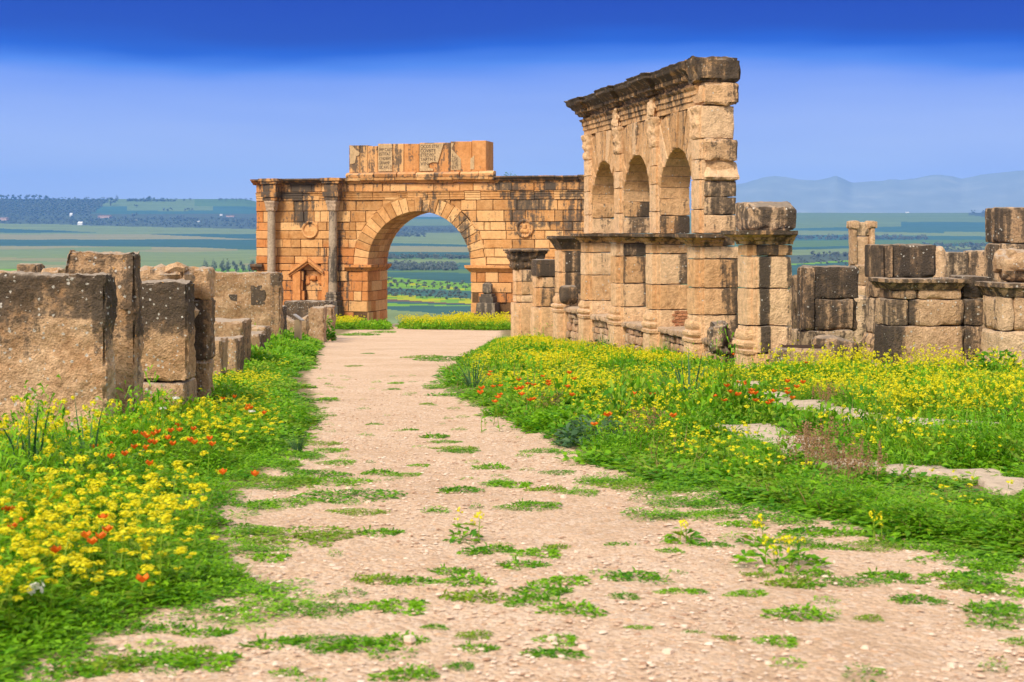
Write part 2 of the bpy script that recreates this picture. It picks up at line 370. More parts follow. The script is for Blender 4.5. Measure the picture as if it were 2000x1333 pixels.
# 0 blue-green crop  1 pale green  2 mid green  3 dark teal  4 tan green  5 bright green  6 yellow flower  7 bare soil  8 orchard floor  9 hill green; dark crops paled to carry some haze
def field(px, y):
    wv = 1.2 * noise.noise(Vector((px * .013, y * .02, 4)))
    if px < 560:
        t = px / 500.0; y += wv
        if y < 437 + 11 * t:
            if y < 421 and px < 212 - (y - 392) * 1.3: return 8
            if y < 404: return 9 if px < 380 else 2
            if y < 412 and 250 < px < 420: return 9
            if y > 432 + 9 * t: return 8
            return 8 if y > 418 else 0
        if px < 195 and 446.5 + 8 * px / 195 < y < 455: return 3
        if px > 290 and 457.5 < y < 457.5 + 10 * (px - 280) / 220: return 3
        a, b = 468, 481 + 7 * t - 3 * math.sin(t * 3.14)
        if y < a: return 1 if y < 458 else 4
        if y < b: return 3
        if y > 526: return 5
        return 4 if noise.noise(Vector((px * .004, y * .09, 9))) > .18 else 1
    if px < 1180:
        t = (px - 757) / 163.0; y += wv * .6
        if y < 441: return 9 if y > 428 else 0
        for yl, yr, c in ((446, 447, 8), (455, 455.5, 8), (475, 479, 1), (480.5, 482.5, 3), (492.5, 493, 4), (503, 504.5, 3), (507, 507, 2), (515, 514, 1), (529, 527, 0),
                          (532, 534, 2), (541.5, 554, 3), (549, 566, 5), (553, 570, 6 if noise.noise(Vector((px * .03, y * .3, 1))) > 0 else 5), (563, 568, 5), (575, 584, 0), (585, 594, 6 if noise.noise(Vector((px * .02, y * .25, 7))) > -.1 else 5),
                          (589, 595, 7), (593, 597, 3), (598, 597.5, 5), (605, 618, 3)):
            if y < yl + (yr - yl) * t: return c
        return 1
    t = (px - 1555) / 400.0; y += wv * .6
    if y < 432 + 3 * t: return 9 if px < 1895 else (8 if y < 421 + (px - 1895) * .12 else 9)
    for yl, yr, c in ((446, 440, 9 if px < 1760 else 0), (450, 458 - (0 if px < 1850 else 4), 0), (459, 462, 1), (470, 469, 0), (483, 475, 2), (488, 480, 3), (499, 484, 1), (515, 492, 8), (518, 496, 5), (545, 530, 3)):
        if y < yl + (yr - yl) * t: return c
    return 2
def field_mat(i, c):
    m, nt, b, o = newmat('field_crop_%d' % i)
    v = N(nt, 'ShaderNodeTexCoord').outputs['Object']
    mp = N(nt, 'ShaderNodeMapping'); mp.inputs['Scale'].default_value = (.0012, .02, .01); nt.links.new(v, mp.inputs[0])
    n1 = tex(nt, mp.outputs[0], 1, 5, .65).outputs[0]; n2 = tex(nt, v, .03, 4, .6).outputs[0]; n3 = tex(nt, v, .25, 3).outputs[0]
    k = mathn(nt, 'ADD', mathn(nt, 'MULTIPLY', n1, .8), mathn(nt, 'ADD', mathn(nt, 'MULTIPLY', n2, .5), mathn(nt, 'MULTIPLY', n3, .3)))
    s = N(nt, 'ShaderNodeVectorMath', operation='SCALE'); s.inputs[0].default_value = c; nt.links.new(mathn(nt, 'ADD', k, .22), s.inputs['Scale'])
    nt.links.new(s.outputs[0], b.inputs['Base Color']); b.inputs['Roughness'].default_value = 1; b.inputs['Specular IOR Level'].default_value = 0
    return m
FM = [field_mat(i, c) for i, c in enumerate(FC)]
def build_terrain():
    Ds = [95, 103, 112, 125, 145, 170, 200, 260, 340, 430, 560, 700, 800, 900]
    y = 633.0
    while y > 502: y -= 1.5; Ds.append(VD(840, y))
    D = Ds[-1]
    while D < 7500: D *= 1.0068; Ds.append(min(D, 7500))
    Ds += [7800, 8200, 9000, 11000]
    Ds = sorted(set(round(d, 2) for d in Ds))
    pxs = list(range(-1200, -40, 70)) + list(range(-40, 2060, 12)) + list(range(2060, 3200, 70))
    vs = []; fs = []; mi = []
    for D in Ds:
        for px in pxs: vs.append(((px - 1000) * D / F, D, (VZ(px, D) if D < 9000 else VZ(px, 8200) - (D - 8200) * .02)))
    n = len(pxs)
    for i in range(len(Ds) - 1):
        for j in range(n - 1):
            fs.append((i * n + j, i * n + j + 1, (i + 1) * n + j + 1, (i + 1) * n + j))
            Dm = (Ds[i] + Ds[i + 1]) / 2; pm = (pxs[j] + pxs[j + 1]) / 2
            mi.append(2 if Dm < 880 else field(pm, HZ - VZ(pm, min(Dm, 8000)) * F / Dm))
    me = bpy.data.meshes.new('valley_fields'); me.from_pydata(vs, [], fs)
    for m in FM: me.materials.append(m)
    me.polygons.foreach_set('material_index', mi); me.polygons.foreach_set('use_smooth', [True] * len(fs)); me.update()
    o = bpy.data.objects.new('valley_fields', me); COL.objects.link(o); o['kind'] = 'structure'
build_terrain()
def build_mountains():
    sky_ = [(-1500, 420), (0, 421), (500, 426), (780, 422), (835, 417), (870, 423), (1000, 415), (1200, 392), (1400, 366), (1455, 358), (1490, 347), (1512, 344), (1535, 346), (1560, 351), (1590, 353), (1615, 349), (1632, 343), (1650, 351), (1665, 357.5),
           (1700, 354.5), (1725, 354), (1738, 350), (1760, 352), (1790, 348.5), (1815, 343), (1835, 341.5), (1860, 345), (1880, 349.5), (1920, 341), (1960, 337), (2000, 333), (2200, 328), (2600, 340), (3600, 370)]
    vs = []; fs = []; pxs = list(range(-1200, 1400, 60)) + list(range(1400, 2060, 6)) + list(range(2060, 3200, 40)); rows = 16
    for i in range(rows + 6):
        for px in pxs:
            t = min(1, i / rows); D = 9300 + 1900 * t + max(0, i - rows) * 300
            y0 = 432; y1 = interp(sky_, px)
            s = t ** .8
            z = ((HZ - (y0 + (y1 - y0) * s)) * D / F)
            if i > rows: z *= 1 - .12 * (i - rows)
            z += (noise.noise(Vector((px * .014, i * .12, 2))) + .5 * noise.noise(Vector((px * .04, i * .25, 5)))) * 26 * math.sin(min(1, t) * 3.14159) + (4 * noise.noise(Vector((px * .11, 0, 0))) if i == rows else 0)
            vs.append(((px - 1000) * D / F, D, z))
    n = len(pxs)
    for i in range(rows + 5):
        for j in range(n - 1): fs.append((i * n + j, i * n + j + 1, (i + 1) * n + j + 1, (i + 1) * n + j))
    me = bpy.data.meshes.new('mountains'); me.from_pydata(vs, [], fs)
    m, nt, b, o = newmat('hazed_mountain_scrub'); v = N(nt, 'ShaderNodeTexCoord').outputs['Object']
    n1 = tex(nt, v, .0025, 6, .65).outputs[0]
    nt.links.new(ramp(nt, n1, [(.35, (.22, .27, .29)), (.55, (.25, .30, .32)), (.7, (.32, .36, .36))]), b.inputs['Base Color'])  # scrub colour paled and blued to carry part of the haze
    me.materials.append(m); me.polygons.foreach_set('use_smooth', [True] * len(fs)); me.update()
    o = bpy.data.objects.new('mountains', me); COL.objects.link(o); o['kind'] = 'structure'
build_mountains()
def build_haze():
    mb = MB(); x, y0, y1, z0, z1 = 14500, -200, 13400, -75, 570
    vs = [Vector(p) for p in ((-x, y0, z0), (x, y0, z0), (x, y1, z0), (-x, y1, z0), (-x, y0, z1), (x, y0, z1), (x, y1, z1), (-x, y1, z1))]
    mb.add(vs, [[0, 3, 2, 1], [4, 5, 6, 7], [0, 1, 5, 4], [1, 2, 6, 5], [2, 3, 7, 6], [3, 0, 4, 7]], [(0, 0, 0)] * 8)
    m = bpy.data.materials.new('haze_air'); m.use_nodes = True; nt = m.node_tree; nt.nodes.clear()
    o = N(nt, 'ShaderNodeOutputMaterial'); v = N(nt, 'ShaderNodeVolumePrincipled'); nt.links.new(v.outputs[0], o.inputs['Volume'])
    v.inputs['Color'].default_value = (.14, .39, 1.0, 1); v.inputs['Density'].default_value = 7.4e-5; v.inputs['Anisotropy'].default_value = 0.0
    ob = mb.build('haze', m, smooth=False); ob['kind'] = 'stuff'; ob['label'] = 'thin blue haze over the whole valley'
build_haze()
# ------------------------------------------------------------------ site ground
PATH_L = [(-5, -1.7), (3, -1.8), (5.2, -1.85), (6, -1.66), (6.5, -1.3), (7.4, -1.5), (9.2, -1.9), (12.2, -1.94), (14.6, -2.1), (19, -2.6), (25.7, -3.7), (36, -4.9), (52, -6.8), (70, -8.0), (95, -8.2)]
PATH_R = [(-5, 6), (5, 4.5), (7.4, 2.75), (8.2, 2.37), (9.2, 2.0), (10.5, 1.33), (12.2, .7), (14.6, .35), (19, -.5), (22, -1.0), (25, -1.15), (30, -1.15), (39, -.9), (44, -.7), (52, -.35), (73, -.6), (95, -.6)]
def soil(x, y):
    l, r = interp(PATH_L, y), interp(PATH_R, y); w = .12 + .012 * max(0, y)
    a = max((l - x) / w, (x - r) / w)
    return min(1, max(0, .5 + a * .5))
def build_ground():
    ys = [-40, -10]; y = 2.5
    while y < 96: ys.append(y); y *= 1.0105
    ys.append(96.5)
    xs = [-60, -45, -32, -22, -16, -12, -10] + [-9 + .11 * i for i in range(150)] + [8, 9, 10.5, 12, 14, 17, 20, 26, 34, 46, 60, 80]
    mb = MB(); vs = []; cs = []
    for y in ys:
        for x in xs:
            z = G(x, y)
            k = soil(x, y)
            if y < 60 and -9 < x < 7.5:
                z += .012 * noise.noise(Vector((x * 2.5, y * 2.5, 0))) + .010 * noise.noise(Vector((x * 7, y * 7, 1))) + (.006 * noise.noise(Vector((x * 18, y * 18, 2))) if y < 20 else 0)
            z += .05 * k * (noise.noise(Vector((x * 1.2, y * 1.2, 8))) + .6)
            vs.append(Vector((x, y, z))); cs.append((.5, k, 0))
    n = len(xs); fs = [[i * n + j, i * n + j + 1, (i + 1) * n + j + 1, (i + 1) * n + j] for i in range(len(ys) - 1) for j in range(n - 1)]
    mb.add(vs, fs, cs); o = mb.build('ground', M['ground']); o['kind'] = 'structure'
build_ground()
# ------------------------------------------------------------------ triumphal arch
TH = R(15); AX, AY = -5.37, 82.0
ARCH = empty('triumphal_arch', (AX, AY, 0), -TH, 'ruined orange sandstone triumphal arch at the far end of the gravel path', 'arch')
def A(px, y):
    k = (px - 1000) / F; s = (k * AY - AX) / (math.cos(TH) + k * math.sin(TH)); Y = AY - math.sin(TH) * s
    return s, -(y - HZ) * Y / F
def Apx(s, z):
    Y = AY - math.sin(TH) * s; X = AX + math.cos(TH) * s
    return 1000 + X / Y * F, HZ - z / Y * F
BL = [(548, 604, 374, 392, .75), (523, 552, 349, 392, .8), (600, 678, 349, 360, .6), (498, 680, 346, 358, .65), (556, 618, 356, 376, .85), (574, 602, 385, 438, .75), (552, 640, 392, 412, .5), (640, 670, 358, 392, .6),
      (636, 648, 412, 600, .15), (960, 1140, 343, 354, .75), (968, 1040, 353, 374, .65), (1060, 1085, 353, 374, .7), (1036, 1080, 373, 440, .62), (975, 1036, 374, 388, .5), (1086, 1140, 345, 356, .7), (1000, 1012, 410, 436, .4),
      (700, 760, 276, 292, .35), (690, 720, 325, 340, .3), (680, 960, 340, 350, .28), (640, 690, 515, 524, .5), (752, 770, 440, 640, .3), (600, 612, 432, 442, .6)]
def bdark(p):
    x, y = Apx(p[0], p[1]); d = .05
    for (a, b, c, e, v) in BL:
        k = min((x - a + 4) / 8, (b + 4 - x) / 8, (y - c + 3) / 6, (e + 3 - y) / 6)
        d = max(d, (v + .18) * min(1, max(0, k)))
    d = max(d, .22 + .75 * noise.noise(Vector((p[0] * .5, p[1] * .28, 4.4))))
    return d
def btint(p):
    x, y = Apx(p[0], p[1]); t = .0
    if x < 527: t = .55
    if y > 500: t = max(t, min(.5, (y - 500) / 120))
    if 630 < x < 720 and y > 470: t = max(t, .5)
    if y < 345 and x > 680: t = .25
    return t
cs_, zs_ = A(818, 520); CX = A(818, 520)[0]; SPR = A(818, 519)[1]
R1 = (A(918, 519)[0] - A(718, 519)[0]) / 2; R2 = R1 + .92
def pushout(p, rr):
    x, z = p[0] - CX, p[1] - SPR
    if z <= 0:
        if abs(x) < rr: x = math.copysign(rr, x if abs(x) > 1e-6 else 1)
    else:
        r_ = math.hypot(x, z)
        if r_ < rr: x, z = x * rr / r_, z * rr / r_
    return (x + CX, z + SPR)
def inside(p, rr):
    x, z = p[0] - CX, p[1] - SPR
    return abs(x) < rr - 1e-4 if z <= 0 else math.hypot(x, z) < rr - 1e-4
def arch_build():
    rg = random.Random(3)
    wall = MB(); core = MB(); y0, dep = 0.0, 3.3
    rows = [358, 374, 391, 412, 434, 451, 468, 485, 502, 517, 531, 551, 571, 590, 612, 632, 656]
    sL = A(500, 500)[0]; sR = A(1140, 500)[0] + .3
    zr = [A(818, y)[1] for y in rows]
    for k in range(len(rows) - 1):
        z1, z0 = zr[k], zr[k + 1]
        below = z1 < SPR + .1
        rr = R1 if below else R2
        s = sL
        while s < sR - .05:
            w = rg.uniform(.55, 1.75) if rg.random() < .8 else rg.uniform(.35, .6)
            e = min(sR, s + w)
            if sR - e < .35: e = sR
            # start and stop courses cleanly at the opening
            if below:
                if s < CX - R1 < e: e = CX - R1
                if CX - R1 <= s < CX + R1 - .01: s = CX + R1; continue
            poly = []
            for (a, b) in (((s, z0), (e, z0)), ((e, z0), (e, z1)), ((e, z1), (s, z1)), ((s, z1), (s, z0))):
                L = math.hypot(b[0] - a[0], b[1] - a[1]); m = max(1, int(L / .12))
                for t in range(m): poly.append((a[0] + (b[0] - a[0]) * t / m, a[1] + (b[1] - a[1]) * t / m))
            ins = [inside(p, rr) for p in poly]
            if not all(ins):
                hit = any(ins)
                pp = [pushout(p, rr) for p in poly]
                q = [pp[0]]
                for p in pp[1:]:
                    if math.hypot(p[0] - q[-1][0], p[1] - q[-1][1]) > .02: q.append(p)
                if not hit: q = [(s, z0), (e, z0), (e, z1), (s, z1)]
                if len(q) >= 3:
                    x_, y_ = Apx((s + e) / 2, (z0 + z1) / 2)
                    off = rg.uniform(-.045, .045); q = [(a + (.02 * noise.noise(Vector((a * 3, b * 3, k)))), b + .02 * noise.noise(Vector((b * 3, a * 3, k + 5)))) for a, b in q]
                    if rows[k] >= 374 and rows[k] < 391: off -= .02
                    if y_ > 560 and rg.random() < .3: off += .09
                    hole = rg.random() < .02
                    adj = below and (abs(s - (CX + R1)) < .02 or abs(e - (CX - R1)) < .02)
                    # niche recess
                    if 587 < x_ < 629 and 515 < y_ < 590: off += .35
                    if adj:
                        d = off
                        while d < dep:
                            d2 = d + rg.uniform(.5, .95)
                            if dep - d2 < .35: d2 = dep
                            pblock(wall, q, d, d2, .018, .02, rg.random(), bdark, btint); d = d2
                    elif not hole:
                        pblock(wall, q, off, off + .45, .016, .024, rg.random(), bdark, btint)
                    c = [pushout(p, R1 + .08) if below else p for p in q]
                    if not (587 < x_ < 629 and 515 < y_ < 590): pblock(core, c, .07, dep - .02, 0, .001, .5)
                    else: pblock(core, c, .5, dep - .02, 0, .001, .5)
            s = e
    wall.build('ashlar_wall', M['arch'], ARCH, smooth=False); core.build('wall_core', M['mortar'], ARCH, smooth=False)
    ring = MB(); rc = MB(); nv = 25
    for i in range(nv):
        a0, a1 = math.pi * i / nv, math.pi * (i + 1) / nv
        ro = R2 + rg.uniform(-.05, .05)
        poly = [(CX + R1 * math.cos(a0), SPR + R1 * math.sin(a0)), (CX + ro * math.cos(a0), SPR + ro * math.sin(a0)), (CX + ro * math.cos(a1), SPR + ro * math.sin(a1)), (CX + R1 * math.cos(a1), SPR + R1 * math.sin(a1))]
        d = -.05 + rg.uniform(-.02, .02); k = 0
        if i == nv // 2: d -= .08
        while d < dep:
            d2 = d + rg.uniform(.55, .9)
            if dep - d2 < .35: d2 = dep
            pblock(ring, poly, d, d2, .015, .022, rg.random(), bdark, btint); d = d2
        pc = [(CX + (R1 + .08) * math.cos(a0), SPR + (R1 + .08) * math.sin(a0)), (CX + ro * math.cos(a0), SPR + ro * math.sin(a0)), (CX + ro * math.cos(a1), SPR + ro * math.sin(a1)), (CX + (R1 + .08) * math.cos(a1), SPR + (R1 + .08) * math.sin(a1))]
        pblock(rc, pc, .05, dep - .02, 0, .001, .5)
    ring.build('voussoir_ring', M['arch'], ARCH, smooth=False); rc.build('ring_core', M['mortar'], ARCH, smooth=False)
    # entablature, cornices, mouldings
    def d3(p): return bdark((p.x, p.z))
    def t3(p): return btint((p.x, p.z))
    z = lambda y: A(818, y)[1]
    mb = MB()
    prof = lambda o, a, b: [(-.5, z(b)), (.03, z(b)), (.06, z(b - 3)), (o * .55, z(b - 5)), (o * .7, z(a + 4)), (o, z(a + 3)), (o, z(a)), (-.5, z(a))]
    # path runs left to right, outward is towards the viewer
    def runs(mb, px0, px1, pr, gap=.02, lo=.7, hi_=1.4, jit=.04):
        s, e = A(px0, 400)[0], A(px1, 400)[0]
        while s < e - .1:
            w = rg.uniform(lo, hi_); f = min(e, s + w)
            if e - f < .3: f = e
            dz = rg.uniform(-.02, .02); oo = rg.uniform(-jit, jit)
            sweep(mb, [(a + (oo if a > 0 else 0), b + dz) for a, b in pr], [(s + gap / 2, 0), (f - gap / 2, 0)], .25, .018, 4, None, d3, t3); s = f
    top = MB()
    runs(top, 494, 678, prof(.42, 347.5, 359)); runs(top, 966, 1150, prof(.34, 346.2, 359))
    runs(top, 676, 968, [(-.5, z(358)), (.05, z(358)), (.12, z(354)), (.3, z(352)), (.32, z(347)), (-.5, z(347))])
    for i in range(70):                          # dentils under the middle cornice
        s = A(680, 400)[0] + i * .118
        if s < A(962, 400)[0] and rg.random() < .9: rblock(top, s, s + .07, -.2, -.05, z(355.5), z(352.8), .06, .01, .004, var=.4, dark=.1, tint=.3)
    runs(top, 678, 966, [(-.4, z(348)), (.08, z(348)), (.22, z(346)), (.26, z(341)), (.15, z(338)), (.0, z(336)), (-.4, z(336))], .05, .9, 2.0, .06)
    top.build('cornice', M['arch'], ARCH)
    ar = MB()
    pr = [(-.1, z(390.5)), (.05, z(390.5)), (.05, z(386)), (.08, z(385.5)), (.08, z(381)), (.11, z(380.5)), (.11, z(377)), (.17, z(375.5)), (.17, z(374.3)), (-.1, z(374.3))]
    runs(ar, 501, 676, pr); runs(ar, 676, 1150, pr, .03, .6, 1.9, .03)
    ar.build('architrave', M['arch'], ARCH)
    pi = [(-.3, z(531)), (.04, z(531)), (.12, z(528)), (.2, z(525)), (.28, z(523)), (.28, z(518)), (-.3, z(518))]
    sa, sb = A(676, 520)[0], CX - R1
    im = MB(); sweep(im, pi, [(sa, 0), (sb, 0), (sb, 3.2)], .3, .03, 3, .5, .35, .5); im.build('impost_moulding', M['arch'], ARCH)
    im = MB(); sweep(im, pi, [(CX + R1, 3.2), (CX + R1, 0), (CX + R1 + 2.6, 0)], .3, .03, 3, .5, .1, .3); im.build('impost_moulding', M['arch'], ARCH)
    im = MB(); sweep(im, pi, [(A(1055, 520)[0], 0), (A(1120, 520)[0], 0)], .3, .03, 3, .5, .3, .2); im.build('impost_moulding', M['arch'], ARCH)
    im = MB(); sweep(im, pi, [(sL - .25, 0), (sL + .5, 0)], .2, .03, 3, .5, .8, .3); im.build('impost_moulding', M['arch'], ARCH)
    # attic
    att = MB(); x0 = 682
    jo = [682, 703, 718, 738, 768, 789, 819, 880, 922, 950]
    tops = [281.5, 281.5, 284, 279.5, 280, 280.5, 279, 277.5, 276.5]
    mats = [0, 0, 0, 1, 0, 0, 1, 0, 0]
    jo2 = jo
    for i in range(9):
        s0, s1 = A(jo[i], 300)[0], A(jo[i + 1], 300)[0]
        pblock(att if not mats[i] else att, [(s0, z(337)), (s1, z(337)), (s1, z(tops[i] + .5)), (s0, z(tops[i]))], -.02 + rg.uniform(-.03, .03), 1.5, .012, .03, rg.uniform(.3, .9), lambda p: bdark(p) + .1, lambda p: .25)
    s0, s1 = A(682, 300)[0], A(950, 300)[0]
    pblock(att, [(s0 + .06, z(337)), (s1 - .06, z(337)), (s1 - .06, z(280)), (s0 + .06, z(285))], .1, 1.45, 0, .001, .3)
    att.build('attic', M['arch'], ARCH, smooth=False)
    pans = []
    def panel(pts):
        ip = MB(); pblock(ip, [(A(a, b)[0], z(b)) for a, b in pts], -.075, -.02, .01, .008, rg.uniform(.4, .7), .12, 0)
        pans.append(ip.build('inscription_panel', M['panel'], ARCH, smooth=False))
    panel([(739, 335), (767, 335), (767, 281), (739, 281)]); panel([(820, 335), (847, 335), (847, 331), (838, 328), (838, 321), (846, 318), (856, 319), (868, 281), (820, 281)])
    panel([(881, 334), (901, 334), (901, 312), (883, 293), (888, 281), (881, 281)]); panel([(684, 320), (694, 318), (697, 304), (703, 302), (703, 296), (694, 290), (690, 283), (684, 283)]); panel([(919, 333), (927, 333), (927, 305), (919, 312)])
    for pan, (px, ys_, txt, hgt) in zip(pans, ((741, 290, ['IMP CAES', 'ESTITAT', 'ETNOVAM', 'ORNAME', 'OC AVG D'], 8.6), (822, 285, ['OCOS ETIV', 'COVBITE', 'ETROPEC', 'TARTH E', 'VIN'], 8.4), (883, 303, ['L', 'LGE', 'TIE', 'ENT'], 7.6))):
        for i, tx in enumerate(txt):
            cu = bpy.data.curves.new('inscription', 'FONT'); cu.body = tx; cu.size = .27; cu.extrude = .004
            cu.fill_mode = 'BOTH'
            to = bpy.data.objects.new('t', cu); COL.objects.link(to); bpy.context.view_layer.update()
            me = bpy.data.meshes.new_from_object(to.evaluated_get(bpy.context.evaluated_depsgraph_get())); bpy.data.objects.remove(to)
            wmax = max(v.co.x for v in me.vertices); want = {741: .80, 822: 1.12, 883: .38}[px] * (len(tx) / max(len(t) for t in txt)) ** .8
            for v in me.vertices: v.co.x *= want / wmax
            me.materials.append(M['text'])
            me.color_attributes.new('blk', 'FLOAT_COLOR', 'POINT')
            o = bpy.data.objects.new('letters', me); COL.objects.link(o); o.parent = pan
            s, _ = A(px, 300); o.location = (s, -.081, z(ys_ + i * hgt + 5)); o.rotation_euler = (R(90), 0, 0)
    # columns on the left wing
    def column(pxc, ybase, dk):
        s = A(pxc, 450)[0]; c = MB(); rad = .255; y_ = -.42
        zb, zt = z(ybase), z(412); nseg = 18; k = 22; vs = []; cs = []; fs = []
        for i in range(k + 1):
            zz = zb + (zt - zb) * i / k
            for j in range(nseg):
                a = 2 * math.pi * j / nseg; r_ = rad * (1 - .1 * i / k) * (1 + .025 * noise.noise(Vector((math.cos(a), math.sin(a), zz * 2 + pxc))))
                vs.append(Vector((s + r_ * math.cos(a), y_ + r_ * math.sin(a), zz))); cs.append((.5, dk(i / k), 0))
        for i in range(k):
            for j in range(nseg): fs.append([i * nseg + j, i * nseg + (j + 1) % nseg, (i + 1) * nseg + (j + 1) % nseg, (i + 1) * nseg + j])
        c.add(vs, fs, cs); ob = c.build('column', M['grey'], ARCH)
        cap = MB()
        def flare(p2, p):
            t = (p.z - z(412)) / (z(391) - z(412)); f = 1 + .42 * t * t + .10 * abs(math.sin(p.x * 17) * math.sin(t * 9 + .5))
            return Vector((s + (p2.x - s) * f, y_ + (p2.y - y_) * f, p2.z))
        rblock(cap, s - .25, s + .25, y_ - .25, y_ + .25, z(412), z(391), .05, .04, .02, 6, .6, .25, .1, flare)
        cap.build('capital', M['grey'], ob)
        rs = MB(); w = .42
        for (a, b, g_, d_) in ((391, 384, .0, .8), (384, 374, .07, .85), (374, 358, 0, .75), (358, 353, .12, .7), (353, 347, .2, .6)):
            rblock(rs, s - w - g_, s + w + g_, y_ - .35 - g_, .1, z(a), z(b), .12, .02, .02, var=.4, dark=lambda p, d_=d_: d_ - .15 * (p.x > s))
        rs.build('ressaut', M['arch'], ARCH)
        return s, y_, ob
    s, y_, ob = column(536, 640, lambda t: .12)
    s, y_, ob = column(655.5, 572, lambda t: .62 if .12 < t < .55 else (.12 if t < .75 else .4))
    pd = MB()
    for a, b, w in ((577, 572, .31), (583, 577, .36), (589, 583, .34), (600, 589, .44), (640, 600, .5)):
        rblock(pd, s - w, s + w, y_ - w, .1, z(a), z(b), .12, .03, .03, var=.3, dark=.75)
    pd.build('column_base', M['grey'], ob)
    pd = MB()                                      # what is left of the right-hand pedestal
    s = A(957, 580)[0]; y_ = -.5
    rblock(pd, s - .27, s + .27, y_ - .25, y_ + .25, z(572), z(551), .08, .14, .02, var=.3, dark=.6)
    for a, b, w in ((578, 572, .33), (590, 577, .42), (609, 589, .56), (617, 609, .72), (650, 617, .55)):
        rblock(pd, s - w, s + w, y_ - w * .8, .1, z(a), z(b), .12, .03, .03, var=.2, dark=.8)
    pd.build('pedestal', M['grey'], ARCH)
    # niche with its gable
    ni = MB()
    for a, b in ((573, 588), (629, 643)):
        rblock(ni, A(a, 550)[0], A(b, 550)[0], -.14, .3, z(590), z(531), .12, .04, .03, var=.5, dark=.1, tint=.45)
    ap = (A(604, 505)[0], z(505))
    for e, sgn in (((A(566, 531)[0], z(534)), -1), ((A(635, 531)[0], z(531)), 1)):
        for k, (th, pr_) in enumerate(((.0, .3), (.14, .2))):
            poly = [(e[0], e[1] - th), (ap[0], ap[1] - th), (ap[0], ap[1] - th - .2), (e[0], e[1] - th - .16)]
            pblock(ni, poly, -pr_, .2, .01, .02, .5 - .2 * k, .15, .3)
    for k in range(3):
        rblock(ni, A(590 + 13 * k, 560)[0], A(602 + 13 * k, 560)[0], .28 - .1 * (k == 1), .5, z(560 - 8 * (k == 1)), z(540 - 6 * (k == 2)), .12, .1, .08, var=.4, tint=.5, dark=.1)
    ni.build('gabled_niche', M['arch'], ARCH)
    def roundel(px, py, rad, bust):
        t = MB(); s, _ = A(px, py); zz = z(py)
        vs = []; fs = []; cs = []; n = 40; pr_ = [(rad, .02), (rad, -.08), (rad * .92, -.13), (rad * .78, -.11), (rad * .72, -.03), (0.001, -.03)]
        for (r_, d) in pr_:
            for j in range(n):
                a = 2 * math.pi * j / n; vs.append(Vector((s + r_ * math.cos(a), d + .01 * noise.noise(Vector((math.cos(a) * 2, math.sin(a) * 2, r_))), zz + r_ * math.sin(a)))); cs.append((.6, bdark((s + r_ * math.cos(a), zz + r_ * math.sin(a))), .1))
        for i in range(len(pr_) - 1):
            for j in range(n): fs.append([i * n + j, (i + 1) * n + j, (i + 1) * n + (j + 1) % n, i * n + (j + 1) % n])
        t.add(vs, fs, cs)
        if bust:
            rblock(t, s - .1, s + .1, -.14, .0, zz - .02, zz + .26, .04, .09, .02, var=.5); rblock(t, s - .24, s + .24, -.12, .0, zz - .26, zz + .0, .05, .1, .03, var=.5)
        t.build('roundel', M['arch'], ARCH)
    roundel(606, 449, .52, False); roundel(1025, 447, .52, True)
arch_build()
# ------------------------------------------------------------------ basilica facade (u away from the camera, v towards the road)
FO = Vector((4.58, 26.5, 0)); FR = math.atan2(.9775, -.2111); PITCH = 2.89; PU, PV = .74, .70
FAC = empty('basilica_facade', FO, FR, 'tall roofless facade of three narrow arches under a heavy broken cornice', 'facade')
BASE = -2.25
def gz(u): return G(FO.x - .2111 * u, FO.y + .9775 * u)
def pd_(lo, hi_=0, x0=None, seed=0, bias=None):
    """dark crust, also shade painted inside the arches: lo at the middle of the near face, more at its outer edges"""
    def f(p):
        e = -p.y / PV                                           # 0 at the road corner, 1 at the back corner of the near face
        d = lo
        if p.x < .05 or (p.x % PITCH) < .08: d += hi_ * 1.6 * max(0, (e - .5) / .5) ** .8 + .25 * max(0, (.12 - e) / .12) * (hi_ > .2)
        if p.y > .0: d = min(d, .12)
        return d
    return f
def base_mould(mb, u0, w, v0, z0, z1, dark, out=.1):
    h = z1 - z0
    pr = [(-.15, z0), (out, z0), (out + .01, z0 + .14 * h), (out * .5, z0 + .2 * h), (out * 1.15, z0 + .34 * h), (out * 1.1, z0 + .46 * h), (out * .35, z0 + .56 * h), (out * .75, z0 + .68 * h), (out * .7, z0 + .82 * h), (.02, z0 + h), (-.15, z0 + h)]
    a, b = u0 + PU / 2 - w / 2, u0 + PU / 2 + w / 2
    sweep(mb, pr, [(b, -.02), (b, v0), (a, v0), (a, -.02)], .08, .022, 5, .7, dark, .25)
def impost(mb, u0, v0, z0, z1, dark, out=.24, broken=False):
    h = z1 - z0
    pr = [(-.15, z0), (.01, z0), (.03, z0 + .22 * h), (out * .4, z0 + .36 * h), (out * .45, z0 + .5 * h), (out * .8, z0 + .66 * h), (out, z0 + .72 * h), (out, z0 + h), (-.15, z0 + h)]
    a, b = u0, u0 + PU; w = .26; c = u0 + PU / 2
    path = [(b, -PV), (b, 0), (c + w, 0), (c + w, v0), (c - w, v0), (c - w, 0), (a, 0), (a, -PV)]
    if broken: path[-1] = (a, -PV * .55)
    sweep(mb, pr, path, .09, .014, 6, .45, dark, .15)
    rblock(mb, a + .03, b - .03, -PV + .02, -.02, z0 + .01, z1 - .012, .12, .02, .01, var=.4, dark=dark)
def pilaster(mb, u0, v0, z0, z1, dark, var=None, tint=.2):
    c = u0 + PU / 2
    rblock(mb, c - .24, c + .24, -.05, v0, z0, z1, .11, .018, .012, 3, var, dark, tint)
    rblock(mb, c - .31, c + .31, -.05, v0 * .35, z0, z1, .11, .014, .01, 3, var, dark, tint)
